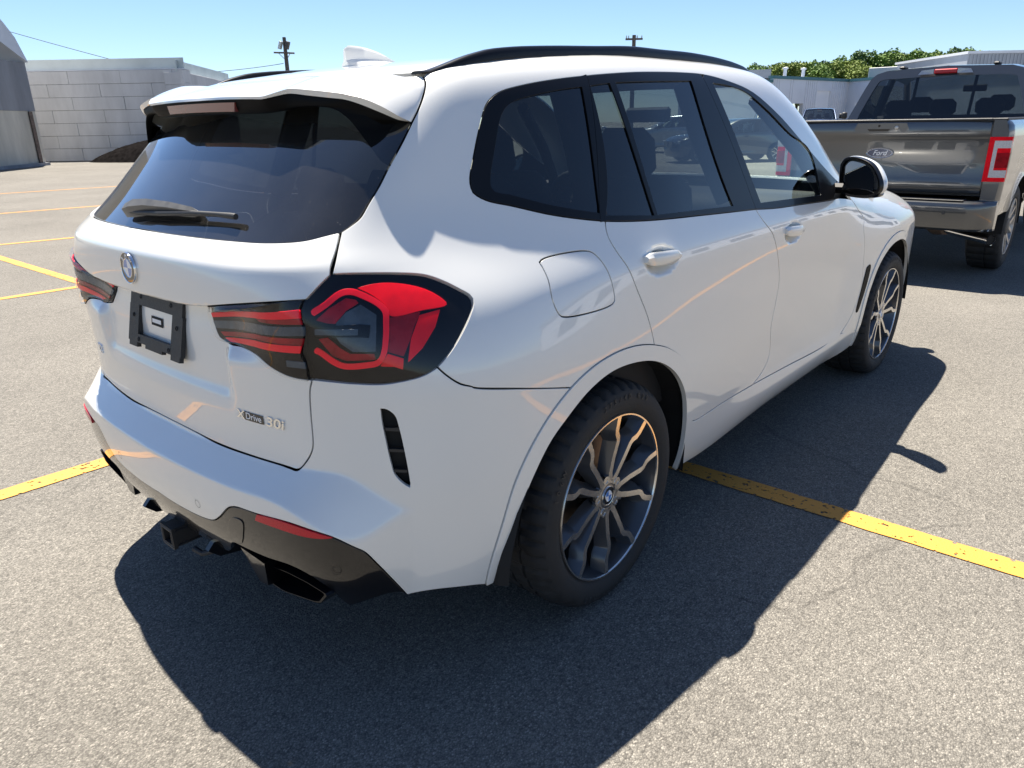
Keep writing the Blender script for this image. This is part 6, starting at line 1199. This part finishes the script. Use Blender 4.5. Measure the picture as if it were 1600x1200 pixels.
# wheels
def truck_wheel(x, sg):
    r = MB().lathe([(.270, -.01), (.266, .004), (.258, .002), (.252, -.03), (.235, -.09), (.235, -.2)], (0, 0, 0), (0, 1, 0), 48).build('wheel', 'steel', TR, auto=35)
    n = 120; prof = [(.265, -.015), (.285, .006), (.32, .014), (.36, .010), (.39, -.004), (.408, -.022), (.414, -.05), (.415, -.10), (.407, -.102), (.407, -.115), (.415, -.117), (.415, -.19), (.414, -.235), (.40, -.27), (.33, -.295), (.26, -.28)]; V = []
    for rr, h_ in prof:
        for k in range(n):
            a = 2*math.pi*k/n; q = rr-(.010 if k % 4 == 0 and rr > .395 else 0); V.append((q*math.cos(a), h_, q*math.sin(a)))
    MB().add(V, [(i*n+k, i*n+(k+1) % n, (i+1)*n+(k+1) % n, (i+1)*n+k) for i in range(len(prof)-1) for k in range(n)]).build('tyre', 'rubber', r, auto=30)
    MB().lathe([(.08, -.05), (.085, -.015), (.06, -.006), (.0005, -.006)], (0, 0, 0), (0, 1, 0), 24).build('hub', 'dark_plastic', r, auto=35); MB().lathe([(.0005, -.12), (.24, -.12)], (0, 0, 0), (0, 1, 0), 32).build('brake_disc', 'under_black', r)
    msh = None
    for k in range(6):
        if msh is None:
            o = MB()
            for s2 in (-1, 1): o.add([(.035*s2-.016, -.02, .06), (.035*s2+.016, -.02, .06), (.062*s2+.018, .0, .262), (.062*s2-.018, .0, .262), (.035*s2-.024, -.07, .06), (.035*s2+.024, -.07, .06), (.062*s2+.028, -.05, .262), (.062*s2-.028, -.05, .262)], [(0, 1, 2, 3), (4, 7, 6, 5), (0, 4, 5, 1), (1, 5, 6, 2), (3, 2, 6, 7), (0, 3, 7, 4)])
            ob = o.build('spoke', 'steel', r); msh = ob.data
        else: ob = bpy.data.objects.new('spoke', msh); col.objects.link(ob); ob.parent = r
        ob.rotation_euler = (0, k*math.pi/3, 0)
    r.location = (x, -.975*sg, .412); r.rotation_euler = (0, 0, math.pi if sg > 0 else 0)
for x in (1.02, 4.71):
    for sg in (1, -1): truck_wheel(x, sg)
# ---------------------------------------------------------------- vehicles farther off, seen past and through the SUV's windows
def clone(root, name, loc, rz, swap, label, cat, scale=(1, 1, 1), skip=()):
    r = root.copy(); col.objects.link(r); r.name = name; r.location = loc; r.rotation_euler = (0, 0, rz); r.scale = scale
    for k in list(r.keys()):
        if k in ('label', 'category', 'group'): del r[k]
    tag(r, label, cat, 'vehicles parked across the lot')
    def rec(o, par):
        for ch in o.children:
            nm = ch.name.split('.')[0]
            if any(nm.startswith(q) for q in skip): continue
            c = ch.copy(); col.objects.link(c); c.parent = par
            for i, s in enumerate(c.material_slots):
                mn = s.material.name if s.material else ''
                if mn in swap: s.link = 'OBJECT'; s.material = MATS[swap[mn]]
            rec(ch, c)
    rec(root, r); return r
SK = ('emblem', 'badge', 'number_plate', 'sticker', 'tow_hitch', 'inner_tail', 'parking_sensor', 'high_brake')
W2 = 'white_paint'
clone(SUV, 'parked_car', (31.2, 14.6, 0), math.radians(100), {W2: 'silver_paint'}, 'silver SUV seen side-on through the rear door glass', 'car', skip=SK)
clone(SUV, 'parked_car', (35.5, 13.2, 0), math.radians(205), {W2: 'black_paint'}, 'dark SUV seen through the front door glass', 'car', (1.03, 1.03, 1.12), skip=SK)
clone(SUV, 'parked_car', (22.4, 15.4, 0), math.radians(215), {W2: 'silver_paint'}, 'pale SUV front seen through the rear quarter glass', 'car', skip=SK)
clone(SUV, 'parked_car', (25.5, 9.2, 0), math.radians(140), {W2: 'black_paint'}, 'low black car whose roof shows over the pickup tailgate', 'car', (1, 1, .885), skip=SK+('roof_rail',))
clone(TR, 'pickup_truck', (35.5, 8.2, 0), math.radians(192), {'grey_paint': 'silver_paint'}, 'silver pickup cab glinting beyond the grey tailgate', 'truck', skip=('badge', 'exhaust'))
clone(TR, 'pickup_truck', (46.5, 14.8, 0), math.radians(200), {'grey_paint': 'dark_blue_paint'}, 'dark blue pickup front far off in the front door glass', 'truck', skip=('badge', 'exhaust'))
